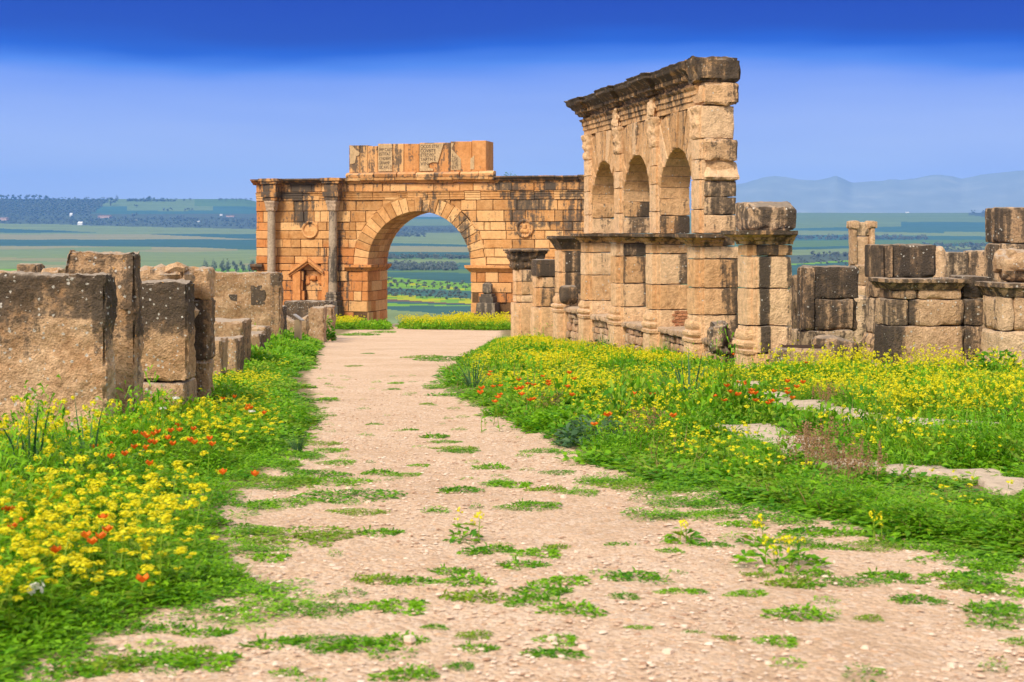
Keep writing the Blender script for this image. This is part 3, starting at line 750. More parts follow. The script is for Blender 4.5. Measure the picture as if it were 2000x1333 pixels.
def pillar(parent, i, cuts, dark, top=True, z_imp=(-.235, 0), shaft_top=-.235, base=True, mould=True, name='pillar', v0=.17, near=None):
    u0 = i * PITCH; p = MB(); g0 = gz(u0) - .15
    dz_ = {1: -.025, 2: .0, 3: .012, 4: .0}.get(i, 0) if z_imp and i in (1, 3) else 0
    if dz_: z_imp = (z_imp[0] + dz_, z_imp[1] + dz_ * .1); shaft_top = shaft_top + dz_
    zs = [BASE + .02] + cuts + [shaft_top]
    for k in range(len(zs) - 1):
        d = dark[k % len(dark)]
        vr = random.uniform(.45, 1)
        rblock(p, u0 + random.uniform(-.012, .012), u0 + PU, -(PV + (.12 if i == 1 else 0)) + random.uniform(-.01, .02), 0, zs[k] + .006, zs[k + 1] - .006, .075, .022, .016, 3.2, vr, d, random.uniform(0, .25), chip=.7)
        pilaster(p, u0, v0, zs[k] + .004, zs[k + 1] - .004, lambda q, d=d: min(.2, fn(d, q) * .4), vr, .3)
    rblock(p, u0 - .02, u0 + PU + .02, -PV - .02, .03, g0, BASE + .015, .12, .03, .02, 3, .6, .15, .2)
    rblock(p, u0 + PU / 2 - .27, u0 + PU / 2 + .27, -.02, v0 + .06, g0, BASE - .0, .1, .02, .015, 3, .8, .05, .3)
    ob = p.build(name, M['fac'], parent)
    if mould:
        b = MB(); base_mould(b, u0, .44, v0, BASE, BASE + .45, .08, .075); b.build('base_moulding', M['fac'], ob)
    if z_imp:
        m = MB(); impost(m, u0, v0, z_imp[0], z_imp[1], lambda q: .5 + (.3 if q.z > z_imp[1] - .08 else -.1 if q.y > 0 else .0), .24, i == 1 and name == 'pillar'); m.build('impost_cornice', M['fac'], ob)
    return ob
rnd = random.Random(5)
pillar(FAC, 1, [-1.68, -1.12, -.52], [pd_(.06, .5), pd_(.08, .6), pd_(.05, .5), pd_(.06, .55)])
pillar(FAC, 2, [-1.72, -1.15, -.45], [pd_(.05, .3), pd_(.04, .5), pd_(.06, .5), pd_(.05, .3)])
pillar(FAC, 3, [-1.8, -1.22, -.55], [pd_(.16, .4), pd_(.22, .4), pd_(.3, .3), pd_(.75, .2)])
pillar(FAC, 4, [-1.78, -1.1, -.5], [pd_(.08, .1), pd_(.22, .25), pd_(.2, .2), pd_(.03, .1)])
ZC, RI, RO, ZA = .79, 1.075, 1.9, 2.66           # arch centre, radii, underside of the architrave
def upper():
    for i in range(1, 5):                         # upper half of each pillar up to the springing
        u0 = i * PITCH; p = MB(); zz = 0.004
        hs = [.39, .37, .34] if i == 1 else [.41, .40]
        dk = {1: [pd_(.15, .3), pd_(.6, .1), pd_(.55, .1)], 2: [pd_(.5, .6), pd_(.25, .7)], 3: [pd_(.55, .5), pd_(.3, .6)], 4: [pd_(.3, .5), pd_(.25, .4)]}[i]  # crust plus the shade inside the arches, put into the colour
        for k, h in enumerate(hs):
            rblock(p, u0 + rnd.uniform(-.015, .01), u0 + PU, -PV, 0, zz + .005, zz + h - .005, .075, .022, .018, 3, rnd.uniform(.4, .9), dk[k], .1, chip=.8); zz += h
        zt = 1.97
        z = .004
        for h in (.5, .62, .42, .426):
            pilaster(p, u0, .08, z + .004, z + h - .004, .1, rnd.uniform(.6, 1), .45); z += h
        ob = p.build('upper_pillar', M['fac'], FAC)
        c = u0 + PU / 2; cp = MB()
        def flare(p2, q, c=c):
            t = (q.z - zt) / (ZA - zt); f = 1 + .22 * t * t
            lf = abs(math.sin((q.x - c) * 16 + i)) * abs(math.sin(t * 8 + .4)) - .45 + .9 * noise.noise(q * 9)
            return Vector((c + (p2.x - c) * f, p2.y if q.y <= 0 else p2.y * (1 + .5 * t * t) + .04 * lf, p2.z))
        rblock(cp, c - .23, c + .23, -.05, .10, zt, ZA - .005, .028, .03, .02, 9, .8, .15 if i != 3 else .45, .4, flare)
        cp.build('capital', M['fac'], ob)
    for i in range(1, 4):
        u1 = i * PITCH + PU; cu = u1 + (PITCH - PU) / 2; ring = MB(); nv = 13
        lim = (PITCH / 2 - .0)
        for k in range(nv):
            a0, a1 = math.pi * k / nv, math.pi * (k + 1) / nv
            m = 4
            inner = [(cu + RI * math.cos(a0 + (a1 - a0) * t / m), ZC + RI * math.sin(a0 + (a1 - a0) * t / m)) for t in range(m + 1)]
            ro = 3.2
            poly = inner + [(cu + ro * math.cos(a1), ZC + ro * math.sin(a1)), (cu + ro * math.cos((a0 + a1) / 2), ZC + ro * math.sin((a0 + a1) / 2)), (cu + ro * math.cos(a0), ZC + ro * math.sin(a0))]
            poly = clip(poly, 0, 1, ZA - .004)
            # spandrel: keep inside the lens over the opening
            rr = RO + .2
            pp = []
            for q in poly:
                r_ = math.hypot(q[0] - cu, q[1] - ZC)
                pp.append((cu + (q[0] - cu) * min(1, rr / r_), ZC + (q[1] - ZC) * min(1, rr / r_)))
            poly = clip(clip(pp, 1, 0, cu + lim), -1, 0, -(cu - lim))
            if len(poly) < 3: continue
            vr = rnd.random(); pro = rnd.uniform(-.02, .03) + (.05 if k == nv // 2 else 0)
            q2 = [(-x, z) for x, z in poly]           # seen from the road: s = -u
            pblock_v(ring, q2, -pro, PV - .02, .008, .02, vr, lambda p: .12 + .15 * max(0, (p[1] - 1.2)) , .2 + .5 * (vr > .6))
        ob = ring.build('arch', M['fac'], FAC, smooth=False)
    # backing over the spandrels, broken courses over the near pillar
    for i in range(1, 5):
        bk = MB(); c = i * PITCH + PU / 2
        rblock(bk, c - .36 if i > 1 else c - .3, c + .36, -PV + .03, -.03, ZC + .0, ZA - .006, .12, .02, .015, 3, .6, .3)
        bk.build('spandrel_backing', M['fac'], FAC)
    u0 = PITCH
    br = MB()
    def slope(p2, q):
        if q.z > 1.2: p2 = Vector((p2.x + .55 * (q.z - 1.12) * (1 if q.x < u0 + .2 else 0), p2.y, p2.z))
        return p2
    rblock(br, u0 - .06, u0 + .4, -PV - .05, .0, 1.11, 1.50, .06, .03, .03, 3, .9, lambda q: .15 + .2 * (q.y < -.5), .25, slope, 1.2)
    rblock(br, u0 - .02, u0 + .5, -PV - .03, .01, 1.51, 1.96, .06, .04, .035, 3, .7, lambda q: .45 + .3 * (-q.y), .3, None, 1.6)
    rblock(br, u0 + .02, u0 + .5, -PV + .04, .04, 1.975, 2.65, .06, .025, .015, 3, .85, lambda q: .05 + .45 * (q.y < -.6) + .35 * (q.z > 2.5), .15, None, 1.0)
    br.build('broken_courses', M['fac'], FAC)
    # entablature
    uN, uF = PITCH - .0, 4 * PITCH + PU + .02
    ar = MB(); z0, z1 = ZA, 3.15
    def ressaut(out):
        pts = [(uF, -PV), (uF, out)]
        path = [(uF, -PV), (uF, .0)]
        for i in (4, 3, 2):
            c = i * PITCH + PU / 2; path += [(c + .33, .0), (c + .33, out), (c - .33, out), (c - .33, .0)]
        path += [(uN, .0)]
        return path
    h = z1 - z0
    pr = [(-.3, z0), (.02, z0), (.02, z0 + .26 * h), (.05, z0 + .27 * h), (.05, z0 + .50 * h), (.08, z0 + .51 * h), (.08, z0 + .72 * h), (.11, z0 + .75 * h), (.14, z0 + .86 * h), (.05, z0 + .9 * h), (.05, z1), (-.3, z1)]
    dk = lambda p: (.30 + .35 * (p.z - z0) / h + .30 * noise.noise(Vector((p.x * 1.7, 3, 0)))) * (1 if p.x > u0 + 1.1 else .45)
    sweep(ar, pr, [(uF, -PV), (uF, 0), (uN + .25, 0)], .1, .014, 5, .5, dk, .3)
    rblock(ar, uN + .22, uF - .2, -PV + .05, -.2, z0, z1, .25, .02, .02, 3, .5, .4)
    rblock(ar, uN - .03, uN + .62, -PV - .06, .05, z0 + .01, z1 - .02, .06, .05, .045, 3.2, .7, lambda q: .15 + .75 * max(0, (-q.y - .38) * 2), .45, None, 1.6)
    ar.build('architrave', M['fac'], FAC)
    for i in (3, 2):
        c = i * PITCH + PU / 2; s = MB()
        rblock(s, c - .22, c + .2, .0, .16, z0 - .05, z1 - .05, .05, .06, .04, 5, .95, .1, .35, None, 2)
        s.build('broken_bracket', M['fac'], FAC)
    co = MB(); a, b = 3.15, 3.62; h = b - a
    pr = [(-.4, a), (.05, a), (.08, a + .14 * h), (.14, a + .18 * h), (.14, a + .34 * h), (.20, a + .42 * h), (.22, a + .52 * h), (.30, a + .62 * h), (.33, a + .70 * h), (.33, a + .84 * h), (.36, a + .92 * h), (.36, b - .02), (.2, b + .01), (-.4, b)]
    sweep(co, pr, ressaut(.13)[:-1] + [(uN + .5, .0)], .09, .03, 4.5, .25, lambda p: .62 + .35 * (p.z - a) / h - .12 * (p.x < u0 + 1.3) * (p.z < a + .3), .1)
    rblock(co, uN + .3, uF - .3, -PV - .08, -.3, a + .01, b - .02, .2, .03, .03, 3, .3, .9)
    uu = uF                                        # dentils
    while uu > uN + .6:
        rblock(co, uu - .06, uu, (.11), .20, a + .2 * h, a + .38 * h, .06, .008, .004, var=.35, dark=.6); uu -= .135
    def endcut(p2, q): return Vector((p2.x, min(p2.y, .24 - .2 * (b - q.z) + .05 * noise.noise(q * 5)), p2.z))
    rblock(co, uN - .06, uN + .6, -PV - .08, .36, a - .0, b + .03, .06, .05, .045, 3, .3, lambda q: .8, .0, endcut, 1.4)
    co.build('cornice', M['fac'], FAC)
def pblock_v(mb, poly, y0, y1, g, bev, var, dark, tint):
    """pblock in (s=-u, z) seen from the road, turned into facade coordinates"""
    t = MB(); pblock(t, poly, y0, y1, g, bev, var, dark, tint)
    mb.add([Vector((-v.x, -v.y, v.z)) for v in t.v], t.f, t.c)
upper()
# free-standing pillars of the same arcade
def free(i, label, cuts, dark, **k):
    u0 = i * PITCH
    e = empty('stone_pillar', FO + Vector((-.2111 * u0, .9775 * u0, 0)), FR, label, 'pillar')
    n0 = len(COL.objects)
    t = empty('tmp', FO, FR); pillar(t, i, cuts, dark, name='shaft', **k)
    for ch in list(t.children):
        ch.parent = e; ch.location = (-u0, 0, 0)
    bpy.data.objects.remove(t); return e
free(0, 'free-standing streaked pillar with a moulded cornice, right of the tall facade', [-1.72, -1.02, -.42], [lambda q: .10 + .85 * (-.26 < q.y < -.02) * (q.x < .1) + .4 * (q.y < -.6), lambda q: .08 + .9 * (-.26 < q.y < -.0) * (q.x < .1) + .35 * (q.y < -.6), lambda q: .08 + .9 * (-.24 < q.y < 0) * (q.x < .1) + .6 * (q.y < -.6), lambda q: .75 - .75 * (-.62 < q.y < -.45)], z_imp=(-.2, .06), shaft_top=-.2)
k = MB()
def ridge(p2, q): return Vector((p2.x, p2.y, p2.z + .0)) if q.z < .5 else Vector((p2.x + .0, p2.y, p2.z - .12 * max(0, .3 - q.x) / .3))
rblock(k, .0, .86, -.78, .14, .06, .60, .05, .05, .03, 3.5, .5, lambda q: .72 - .2 * (q.y > 0), 0, ridge, 1.2)
tag(k.build('stone_block', M['pier'], None, FO, FR), 'dark lichen-spotted stone block resting on the cornice of the streaked pillar', 'block')
free(5, 'black weathered pillar with a flared cap, just left of the tall facade', [-1.7, -1.1], [.3, .72, .85], z_imp=None, shaft_top=-.48)
u5 = 5 * PITCH; kk = MB()
sweep(kk, [(-.3, -.46), (.0, -.46), (.05, -.36), (.14, -.2), (.22, -.14), (.22, -.06), (-.3, -.06)], [(PU, -PV), (PU, .1), (0, .1), (0, -PV)], .08, .03, 5, .2, .85)
rblock(kk, .1, PU - .1, -PV, 0, -.46, -.07, .08, .03, .02, var=.2, dark=.85)
for o in COL.objects:
    if o.get('label', '').startswith('black weathered pillar'): kk.build('cap', M['fac'], o)
e6 = free(6, 'low broken pillar of one black block on a grey cut stone', [-1.65], [.45, .35], z_imp=None, shaft_top=-1.92 + .6, mould=False)
k = MB(); rblock(k, -.02, PU, -PV - .05, .18, -1.31, -.72 - .62 + .55 - .0, .08, .03, .015, var=.2, dark=.88); k.build('top_block', M['fac'], e6)
e7 = free(7, 'distant pillar carrying a wide leafy Corinthian capital', [-2.0, -1.55], [.3, .35, .5], z_imp=None, shaft_top=-1.17, mould=False)
k = MB()
def corinth(p2, q):
    t = (q.z + 1.17) / .62; f = 1 + .45 * t ** 1.6 + .10 * abs(math.sin(q.x * 14) * math.sin(t * 8)) + .1 * abs(math.sin(q.y * 14) * math.sin(t * 8))
    return Vector((PU / 2 + (p2.x - PU / 2) * f, -.25 + (p2.y + .25) * f, p2.z))
rblock(k, .05, PU - .05, -.65, .2, -1.17, -.58, .05, .04, .04, 7, .3, .75, 0, corinth)
rblock(k, -.22, PU + .22, -.9, .42, -.58, -.50, .08, .02, .02, var=.3, dark=.7); k.build('capital', M['fac'], e7)
# low rubble infill between the pillars
def rubble(u0, u1, top, label):
    e = empty('rubble_wall', FO + Vector((-.2111 * u0, .9775 * u0, 0)), FR, label, 'wall'); m = MB(); L = u1 - u0
    g0 = min(gz(u0), gz(u1)) - .1; z = g0; rg = random.Random(int(u0 * 10))
    rblock(m, 0.02, L - .02, -.5, -.1, g0, top - .1, .3, .02, .02, var=.2, dark=.4)
    while z < top - .14:
        h = min(rg.uniform(.10, .24), top - .12 - z); u = 0
        while u < L - .05:
            w = min(rg.uniform(.12, .42), L - u)
            rblock(m, u + .008, u + w - .008, -.4, rg.uniform(-.06, .05), z + .006, z + h - .004, .06, .035, .02, 5, rg.random(), rg.uniform(0, .3), rg.uniform(0, .3)); u += w
        z += h
    m.build('rubble_stones', M['rub'], e)
    m = MB(); u = 0
    while u < L - .1:
        w = min(rg.uniform(.5, 1.0), L - u); rblock(m, u + .006, u + w - .006, -.62, .1, top - .14, top + rg.uniform(-.01, .02), .08, .04, .025, 4, rg.random(), .3, .1); u += w
    m.build('coping', M['rub'], e)
lab = ['low wall stub below the dark boulder, between the facade and the streaked pillar', 'low rubble wall under the nearest of the three arches', 'low rubble wall under the middle arch', 'low rubble wall under the farthest of the three arches', 'low rubble wall between the facade and the black flared pillar']
for i, l in enumerate(lab): rubble(i * PITCH + PU + .03, (i + 1) * PITCH - .03, BASE + (.12, .16, .1, .12, .18)[i], l)
m = MB(); rg = random.Random(2)                    # brick patch on the second pillar
for r_ in range(7):
    for c in range(3): rblock(m, -.03, .12, -.68 + c * .13 + (.06 if r_ % 2 else 0), -.68 + c * .13 + (.06 if r_ % 2 else 0) + .115, r_ * .07, r_ * .07 + .06, .06, .01, .006, var=rg.random(), dark=.05)
e = [o for o in FAC.children if o.name.startswith('pillar')][1]
b = m.build('brick_patch', M['brick'], e); b.location = (2 * PITCH - .0, -.02, BASE + .03)
# boulder beside the streaked pillar
def boulder(name, c, s, label, cat, mat='pier', dark=.5, rz=0, tilt=0, rough=.08, res=.06, tint=0):
    m = MB(); rblock(m, -s[0], s[0], -s[1], s[1], -s[2], s[2], res, min(s) * .8, rough, 2.2, .5, dark, tint, None, 1)
    o = m.build(name, M[mat], None, c, rz); o.rotation_euler = (tilt, 0, rz); return tag(o, label, cat)
boulder('boulder', (4.02, 27.55, -2.0), (.2, .3, .34), 'dark broken boulder wedged beside the base of the streaked pillar', 'boulder', 'pier', .7)
boulder('fallen_block', FO + Vector((-.2111 * (5 * PITCH - .4), .9775 * (5 * PITCH - .4), -1.72)), (.2, .28, .28), 'hollowed black stone block beside the farthest arch', 'block', 'fac', .8, FR, 0, .03)
# ------------------------------------------------------------------ stones along both sides of the road
def cutstone(name, px0, yt, px1, yb, D, depth, label, cat='stone', mat='slab', dark=.3, post=None, amp=.03, r=.04, res=.05, rz=0, tint=0, parts=None, base_to_ground=True, chip=1.0, group=None, ns=2.6, kind=None, fine=0, cap=40):
    x0, x1 = (px0 - 1000) * D / F, (px1 - 1000) * D / F; zt, zb = -(yt - HZ) * D / F, -(yb - HZ) * D / F
    xc = (x0 + x1) / 2; g = G(xc, D) - .06
    if base_to_ground: zb = g
    w = (x1 - x0) / 2; m = MB()
    dk = (lambda p: dark((p.x / (2 * w) + .5, (p.z - (zb - g)) / (zt - zb), p))) if callable(dark) else dark
    rblock(m, -w, w, 0, depth, zb - g, zt - g, res, r, amp, ns, None, dk, tint, post, chip, None, 0, cap, fine)
    o = m.build(name, M[mat], None, (xc, D, g), rz)
    return tag(o, label, cat, group, kind)
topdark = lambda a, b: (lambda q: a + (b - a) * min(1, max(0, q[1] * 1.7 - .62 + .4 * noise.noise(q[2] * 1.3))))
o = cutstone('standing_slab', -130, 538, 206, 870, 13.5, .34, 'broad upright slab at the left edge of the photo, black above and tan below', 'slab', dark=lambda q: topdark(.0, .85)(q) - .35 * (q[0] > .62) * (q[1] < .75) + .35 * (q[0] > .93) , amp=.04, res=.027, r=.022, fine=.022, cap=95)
def slope_left(p2, q):
    if q.x < -.25 and q.z > 1.2: p2 = Vector((p2.x + .5 * (q.z - 1.2) * min(1, (-.25 - q.x) * 3), p2.y, p2.z))
    return p2
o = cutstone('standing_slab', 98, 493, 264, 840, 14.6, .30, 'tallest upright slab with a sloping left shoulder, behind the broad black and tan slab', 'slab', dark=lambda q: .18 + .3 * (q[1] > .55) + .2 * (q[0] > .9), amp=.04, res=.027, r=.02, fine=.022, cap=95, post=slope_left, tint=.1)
e = empty('slab_stack', P(311, 745, 16.5), 0, 'dark lichen-dotted slab standing on a low square base stone', 'slab'); e.location.z = G(e.location.x, 16.5)
m = MB(); k = 16.5 / F
rblock(m, -58 * k, 55 * k, 0, .4, (HZ - 744) * k - e.location.z, (HZ - 552) * k - e.location.z, .028, .02, .03, 2.6, .6, lambda p: .02 + .9 * min(1, max(0, (p.z - .75) * 2.2)), .15, None, 1, None, 0, 80, .018); m.build('slab', M['slab'], e)
m = MB(); rblock(m, -50 * k, 50 * k, -.02, .7, -.1, (HZ - 748) * k - e.location.z, .06, .05, .02, 3, .6, .4); m.build('base_stone', M['slab'], e)
o = cutstone('rough_crag', 255, 521, 366, 600, 17.4, .35, 'crumbling pale-lichened stone rising behind the lichen-dotted slab', 'stone', dark=.35, amp=.09, ns=5, res=.05, r=.08)
e = empty('stone_pier', P(386, 805, 17.9), 0, 'narrow pier of three stacked stones at the end of the left slab row', 'pier'); e.location.z = G(e.location.x, 17.9); k = 17.9 / F
for a, b, d, vr in ((524, 584, .35, .7), (585, 704, .82, .3), (706, 830, .5, .5)):
    m = MB(); rblock(m, -23 * k, 22 * k, 0, .36, (HZ - b) * k - e.location.z, (HZ - a) * k - e.location.z, .03, .02, .03, 3, vr, lambda p, d=d: d - .25 * (p.x > .08), .1, None, 1.2, None, 0, 60, .015); m.build('stone_course', M['slab'], e)
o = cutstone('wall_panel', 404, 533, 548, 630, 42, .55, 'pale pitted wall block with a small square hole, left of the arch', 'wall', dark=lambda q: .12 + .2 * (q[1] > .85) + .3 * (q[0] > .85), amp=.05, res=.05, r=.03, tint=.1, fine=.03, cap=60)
m = MB(); k = 42 / F; rblock(m, -.12, .12, -.02, .3, -.1, .1, .1, .01, .01, var=.1, dark=1); h = m.build('hole', M['slab'], o); h.location = ((455 - 476) * k, -.0, (HZ - 582) * k - o.location.z)  # solid block coloured dark for the shade inside the hole
m = MB(); rblock(m, -.22, .22, -.035, .3, -.3, .3, .1, .02, .02, var=.3, dark=.8); h = m.build('dark_infill_stone', M['slab'], o, ); h.location = ((504 - 476) * k, 0, (HZ - 577) * k - o.location.z)
LS = [(402, 628, 474, 720, 29, 1.0, 'white-lichened block leaning beside the narrow pier', .3, .03), (404, 664, 433, 770, 22.5, .5, 'narrow upright stone nearest the path end of the left row', .15, .025), (428, 662, 462, 760, 24, .7, 'grey upright stone right behind the narrow upright stone', .4, .025),
      (473, 653, 509, 712, 32.5, .9, 'small white-topped block in the middle of the left row', .4, .03), (472, 639, 521, 700, 36, .7, 'long low ledge stone behind the small white-topped block', .35, .03), (466, 606, 528, 668, 45, .6, 'grey square block below the orange loaf-shaped rock', .5, .02),
      (518, 599, 553, 666, 46.5, .8, 'dark square block right of the grey square block', .7, .02), (527, 620, 537, 670, 44, .2, 'thin pale stone post in front of the dark square block', .1, .01),
      (603, 601, 633, 672, 49, .7, 'upright pale stone with rounded top beside the sign', .12, .05), (553, 589, 646, 640, 54, .7, 'long dark trough wall left of the arch foot', .75, .04), (628, 599, 650, 642, 52, .8, 'pale rounded stone closing the trough wall', .12, .1)]
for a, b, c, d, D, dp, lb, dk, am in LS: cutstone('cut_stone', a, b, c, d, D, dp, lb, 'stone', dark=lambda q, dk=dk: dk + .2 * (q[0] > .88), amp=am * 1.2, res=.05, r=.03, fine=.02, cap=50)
def sag(p2, q): return Vector((p2.x, p2.y, p2.z - .22 * math.exp(-(q.x / .35) ** 2) * (q.z > .3)))
cutstone('hollowed_stone', 552, 614, 602, 672, 50, .5, 'low stone with a hollowed top, left of the sign', 'stone', dark=.2, amp=.05, res=.08, post=sag, r=.08)
boulder('loaf_rock', P(501, 600, 45.4), (.2, .2, .085), 'small orange loaf-shaped rock lying on the grey square block', 'rock', 'fac', .0, 0, 0, .02, .05, .4)
cutstone('distant_block', 32, 516, 72, 560, 27, .5, 'small square block peeping over the broad slab', 'stone', dark=.5, amp=.03)
cutstone('distant_ledge', -60, 531, 34, 560, 28, .6, 'low pale crumbling wall top at the far left', 'stone', dark=.3, amp=.05)
cutstone('distant_ledge', 82, 527, 120, 560, 26, .6, 'crumbling pink stone just left of the tallest slab', 'stone', dark=.2, amp=.06)
cutstone('footing_stone', 20, 846, 118, 880, 12.9, .4, 'low pale footing stone in front of the broad slab', 'stone', dark=.05, amp=.03)
# info sign
sp_ = Vector((-6.62, 44, 0)); sp_.z = G(sp_.x, sp_.y)
e = empty('info_sign', sp_, R(-12), 'tan waist-high sign post with a tilted metal plate beside the left stones', 'sign')
m = MB(); rblock(m, -.10, .10, -.07, .07, -.05, .86, .2, .008, .0, var=.5, seed=1); m.build('post', M['tanpaint'], e)
m = MB(); rblock(m, -.17, .17, -.14, .14, -.02, .02, .2, .008, .0, var=.5, seed=1); pl = m.build('plate', M['metal'], e); pl.location = (.02, 0, .93); pl.rotation_euler = (R(-4), R(34), 0)
# ---- right-hand ruins
def pier(name, label, px, D, rz, pieces, cat='pier', mat='pier'):
    x = (px - 1000) * D / F; e = empty(name, (x, D, G(x, D)), rz, label, cat); k = D / F
    for (nm, kind, a, b, yt, yb, v0, v1, dk, am, *rest) in pieces:
        m = MB(); z0, z1 = (HZ - yb) * k - e.location.z, (HZ - yt) * k - e.location.z
        if yb > 9000: z0 = -.15
        x0, x1 = (a - px) * k, (b - px) * k
        if kind == 'b': rblock(m, x0, x1, v0, v1, z0, z1, .06, .03, am, 3, None, (lambda p, dk=dk, x0=x0, x1=x1: dk((p.x - x0) / (x1 - x0))) if callable(dk) else dk, .1, rest[0] if rest else None, 1)
        elif kind == 'c':                          # cornice round left, front and right
            h = z1 - z0; o_ = rest[0]
            sweep(m, [(-.12, z0), (.0, z0), (.03, z0 + .25 * h), (o_ * .5, z0 + .4 * h), (o_ * .6, z0 + .55 * h), (o_, z0 + .68 * h), (o_, z1), (-.12, z1)], [(x0, v1), (x0, v0), (x1, v0), (x1, v1)], .08, .02, 5, .4, dk, .1)
            rblock(m, x0 + .03, x1 - .03, v0 + .03, v1, z0 + .01, z1 - .01, .1, .02, .01, var=.4, dark=dk)
        elif kind == 'm':
            h = z1 - z0; o_ = rest[0]
            sweep(m, [(-.1, z0), (o_, z0), (o_, z0 + .2 * h), (o_ * .5, z0 + .27 * h), (o_ * 1.1, z0 + .42 * h), (o_ * .4, z0 + .6 * h), (o_ * .75, z0 + .72 * h), (o_ * .6, z0 + .85 * h), (.0, z1), (-.1, z1)], [(x0, v1), (x0, v0), (x1, v0), (x1, v1)], .06, .025, 6, .6, dk, .2)
        m.build(nm, M[mat], e)
    return e
edge = lambda lo, l, r, wl=.25, wr=.2: (lambda t: lo + l * max(0, 1 - t / wl) + r * max(0, (t - 1 + wr) / wr))
pier('block_pier', 'grey pier of two stacked square blocks behind the leaning slabs', 1626, 30, R(8), [
    ('block', 'b', 1588, 1682, 521, 584, 0, .9, .85, .025), ('block', 'b', 1590, 1668, 585, 645, 0, .9, .6, .03), ('pilaster', 'b', 1569, 1589, 522, 645, -.05, .5, .65, .012),
    ('block', 'b', 1662, 1681, 586, 648, .1, .9, .75, .06), ('foot', 'b', 1574, 1668, 646, 99999, -.05, .9, edge(.45, .1, -.2), .03)])
pier('far_pilaster_pier', 'slender tan pier with two side pilasters standing far behind the right ruins', 1686, 46, R(6), [
    ('shaft', 'b', 1672, 1699, 462, 517, 0, .5, .08, .015), ('shaft', 'b', 1670, 1701, 434, 461, 0, .5, .4, .02), ('pilaster', 'b', 1663, 1673, 446, 517, -.08, .35, .05, .012), ('pilaster', 'b', 1699, 1709, 446, 515, -.08, .35, .1, .012),
    ('capital', 'b', 1659, 1676, 432, 447, -.14, .4, .25, .03), ('capital', 'b', 1696, 1713, 432, 447, -.14, .4, .3, .03), ('brick_foot', 'b', 1668, 1712, 516, 560, -.05, .6, .25, .05), ('foot', 'b', 1664, 1715, 560, 99999, -.1, .7, .1, .05)])
pier('dark_block_pier', 'tall pier topped by a big black lichen-dotted block', 1766, 27.4, R(7), [
    ('top_block', 'b', 1744, 1833, 478, 543, 0, .8, .95, .02), ('pilaster', 'b', 1724, 1743, 479, 543, -.03, .6, .7, .008), ('pilaster', 'b', 1704, 1723, 478, 543, -.08, .5, .65, .008), ('block', 'b', 1720, 1850, 544, 99999, .05, .8, .4, .02),
    ('pilaster', 'b', 1705, 1722, 544, 581, -.08, .5, .6, .01), ('pilaster', 'b', 1706, 1728, 582, 653, -.08, .5, edge(.3, .2, .2), .012), ('base_moulding', 'm', 1706, 1730, 653, 722, -.08, .5, .45, .02, .09), ('plinth', 'b', 1702, 1734, 722, 99999, -.12, .5, .5, .03)])
def bow(r_): return lambda p2, q: Vector((p2.x, p2.y - r_ * (1 - min(1, (q.x / .66)) ** 2), p2.z))
st = lambda lo, a, b, c: (lambda t: lo + 1.0 * max(0, 1 - t / a) ** .6 + .85 * max(0, (t - b) / (1 - b)) - c * 0)
pier('cornice_pier', 'broad stained pier with an orange-lichened cornice slab, right of centre', 1806, 25.4, R(3), [
    ('cornice_slab', 'c', 1738, 1872, 545, 566, -.1, .9, .6, .02, .13), ('frieze', 'b', 1742, 1790, 566, 584, -.08, .8, .5, .015), ('frieze', 'b', 1791, 1876, 566, 584, -.08, .8, edge(.02, .05, .4, .2, .2), .015),
    ('course', 'b', 1732, 1772, 585, 636, -.06, .8, .6, .012), ('course', 'b', 1772, 1882, 585, 636, -.07, .8, st(.02, .22, .8, 0), .02), ('course', 'b', 1732, 1882, 637, 714, -.07, .8, st(.02, .33, .84, 0), .025),
    ('foot', 'b', 1726, 1884, 715, 99999, -.1, .8, .12, .03), ('side_block', 'b', 1883, 1941, 541, 584, -.02, .8, .85, .02), ('side_block', 'b', 1883, 1928, 585, 636, -.02, .8, .82, .02), ('side_block', 'b', 1883, 1928, 637, 702, -.02, .8, .65, .025), ('side_block', 'b', 1883, 1929, 703, 99999, -.03, .8, .35, .03)])
pier('back_wall', 'dark wall of grooved blocks behind the black-topped pier', 1895, 32, R(2), [
    ('grooved_block', 'b', 1838, 1892, 493, 560, -.04, .5, .72, .01), ('block', 'b', 1892, 1960, 491, 560, 0, .5, .45, .03), ('lower_block', 'b', 1836, 1962, 561, 99999, 0, .5, .3, .03), ('low_step', 'b', 1925, 1958, 545, 99999, -.5, .0, .3, .03)], 'wall')
cutstone('pale_stone', 1830, 483, 1853, 520, 31, .5, 'pale rounded stone beside the black top block', 'stone', 'pier', dark=.15, amp=.05, r=.1)
pier('tall_edge_pier', 'tall dark pier cut by the right edge of the photo', 1995, 27.2, R(6), [
    ('upper_block', 'b', 1957, 2050, 405, 475, 0, .8, edge(.5, .2, 0), .02), ('lower_block', 'b', 1956, 2050, 476, 99999, 0, .8, .55, .02), ('pilaster', 'b', 1948, 1958, 477, 99999, .1, .5, .6, .01)])
e = pier('front_edge_pier', 'pale pier with a thin cornice at the right edge, nearest the camera', 2005, 24.4, R(3), [
    ('cornice', 'c', 1955, 2065, 553, 580, -.1, .9, .6, .02, .12), ('course', 'b', 1952, 1976, 580, 646, -.1, .8, .3, .02), ('course', 'b', 1977, 2066, 580, 646, -.1, .8, .15, .02), ('course', 'b', 1950, 2068, 647, 738, -.1, .8, edge(.02, .2, 0), .03), ('foot', 'b', 1958, 2068, 739, 99999, -.1, .8, .2, .03)])
boulder('rough_boulder', P(2012, 521, 24.55) + Vector((0, .35, 0)), (.47, .4, .29), 'rough rounded boulder sitting on the cornice at the right edge', 'boulder', 'slab', lambda p: .05 + .5 * (p.z < -.05), 0, 0, .07, .05)
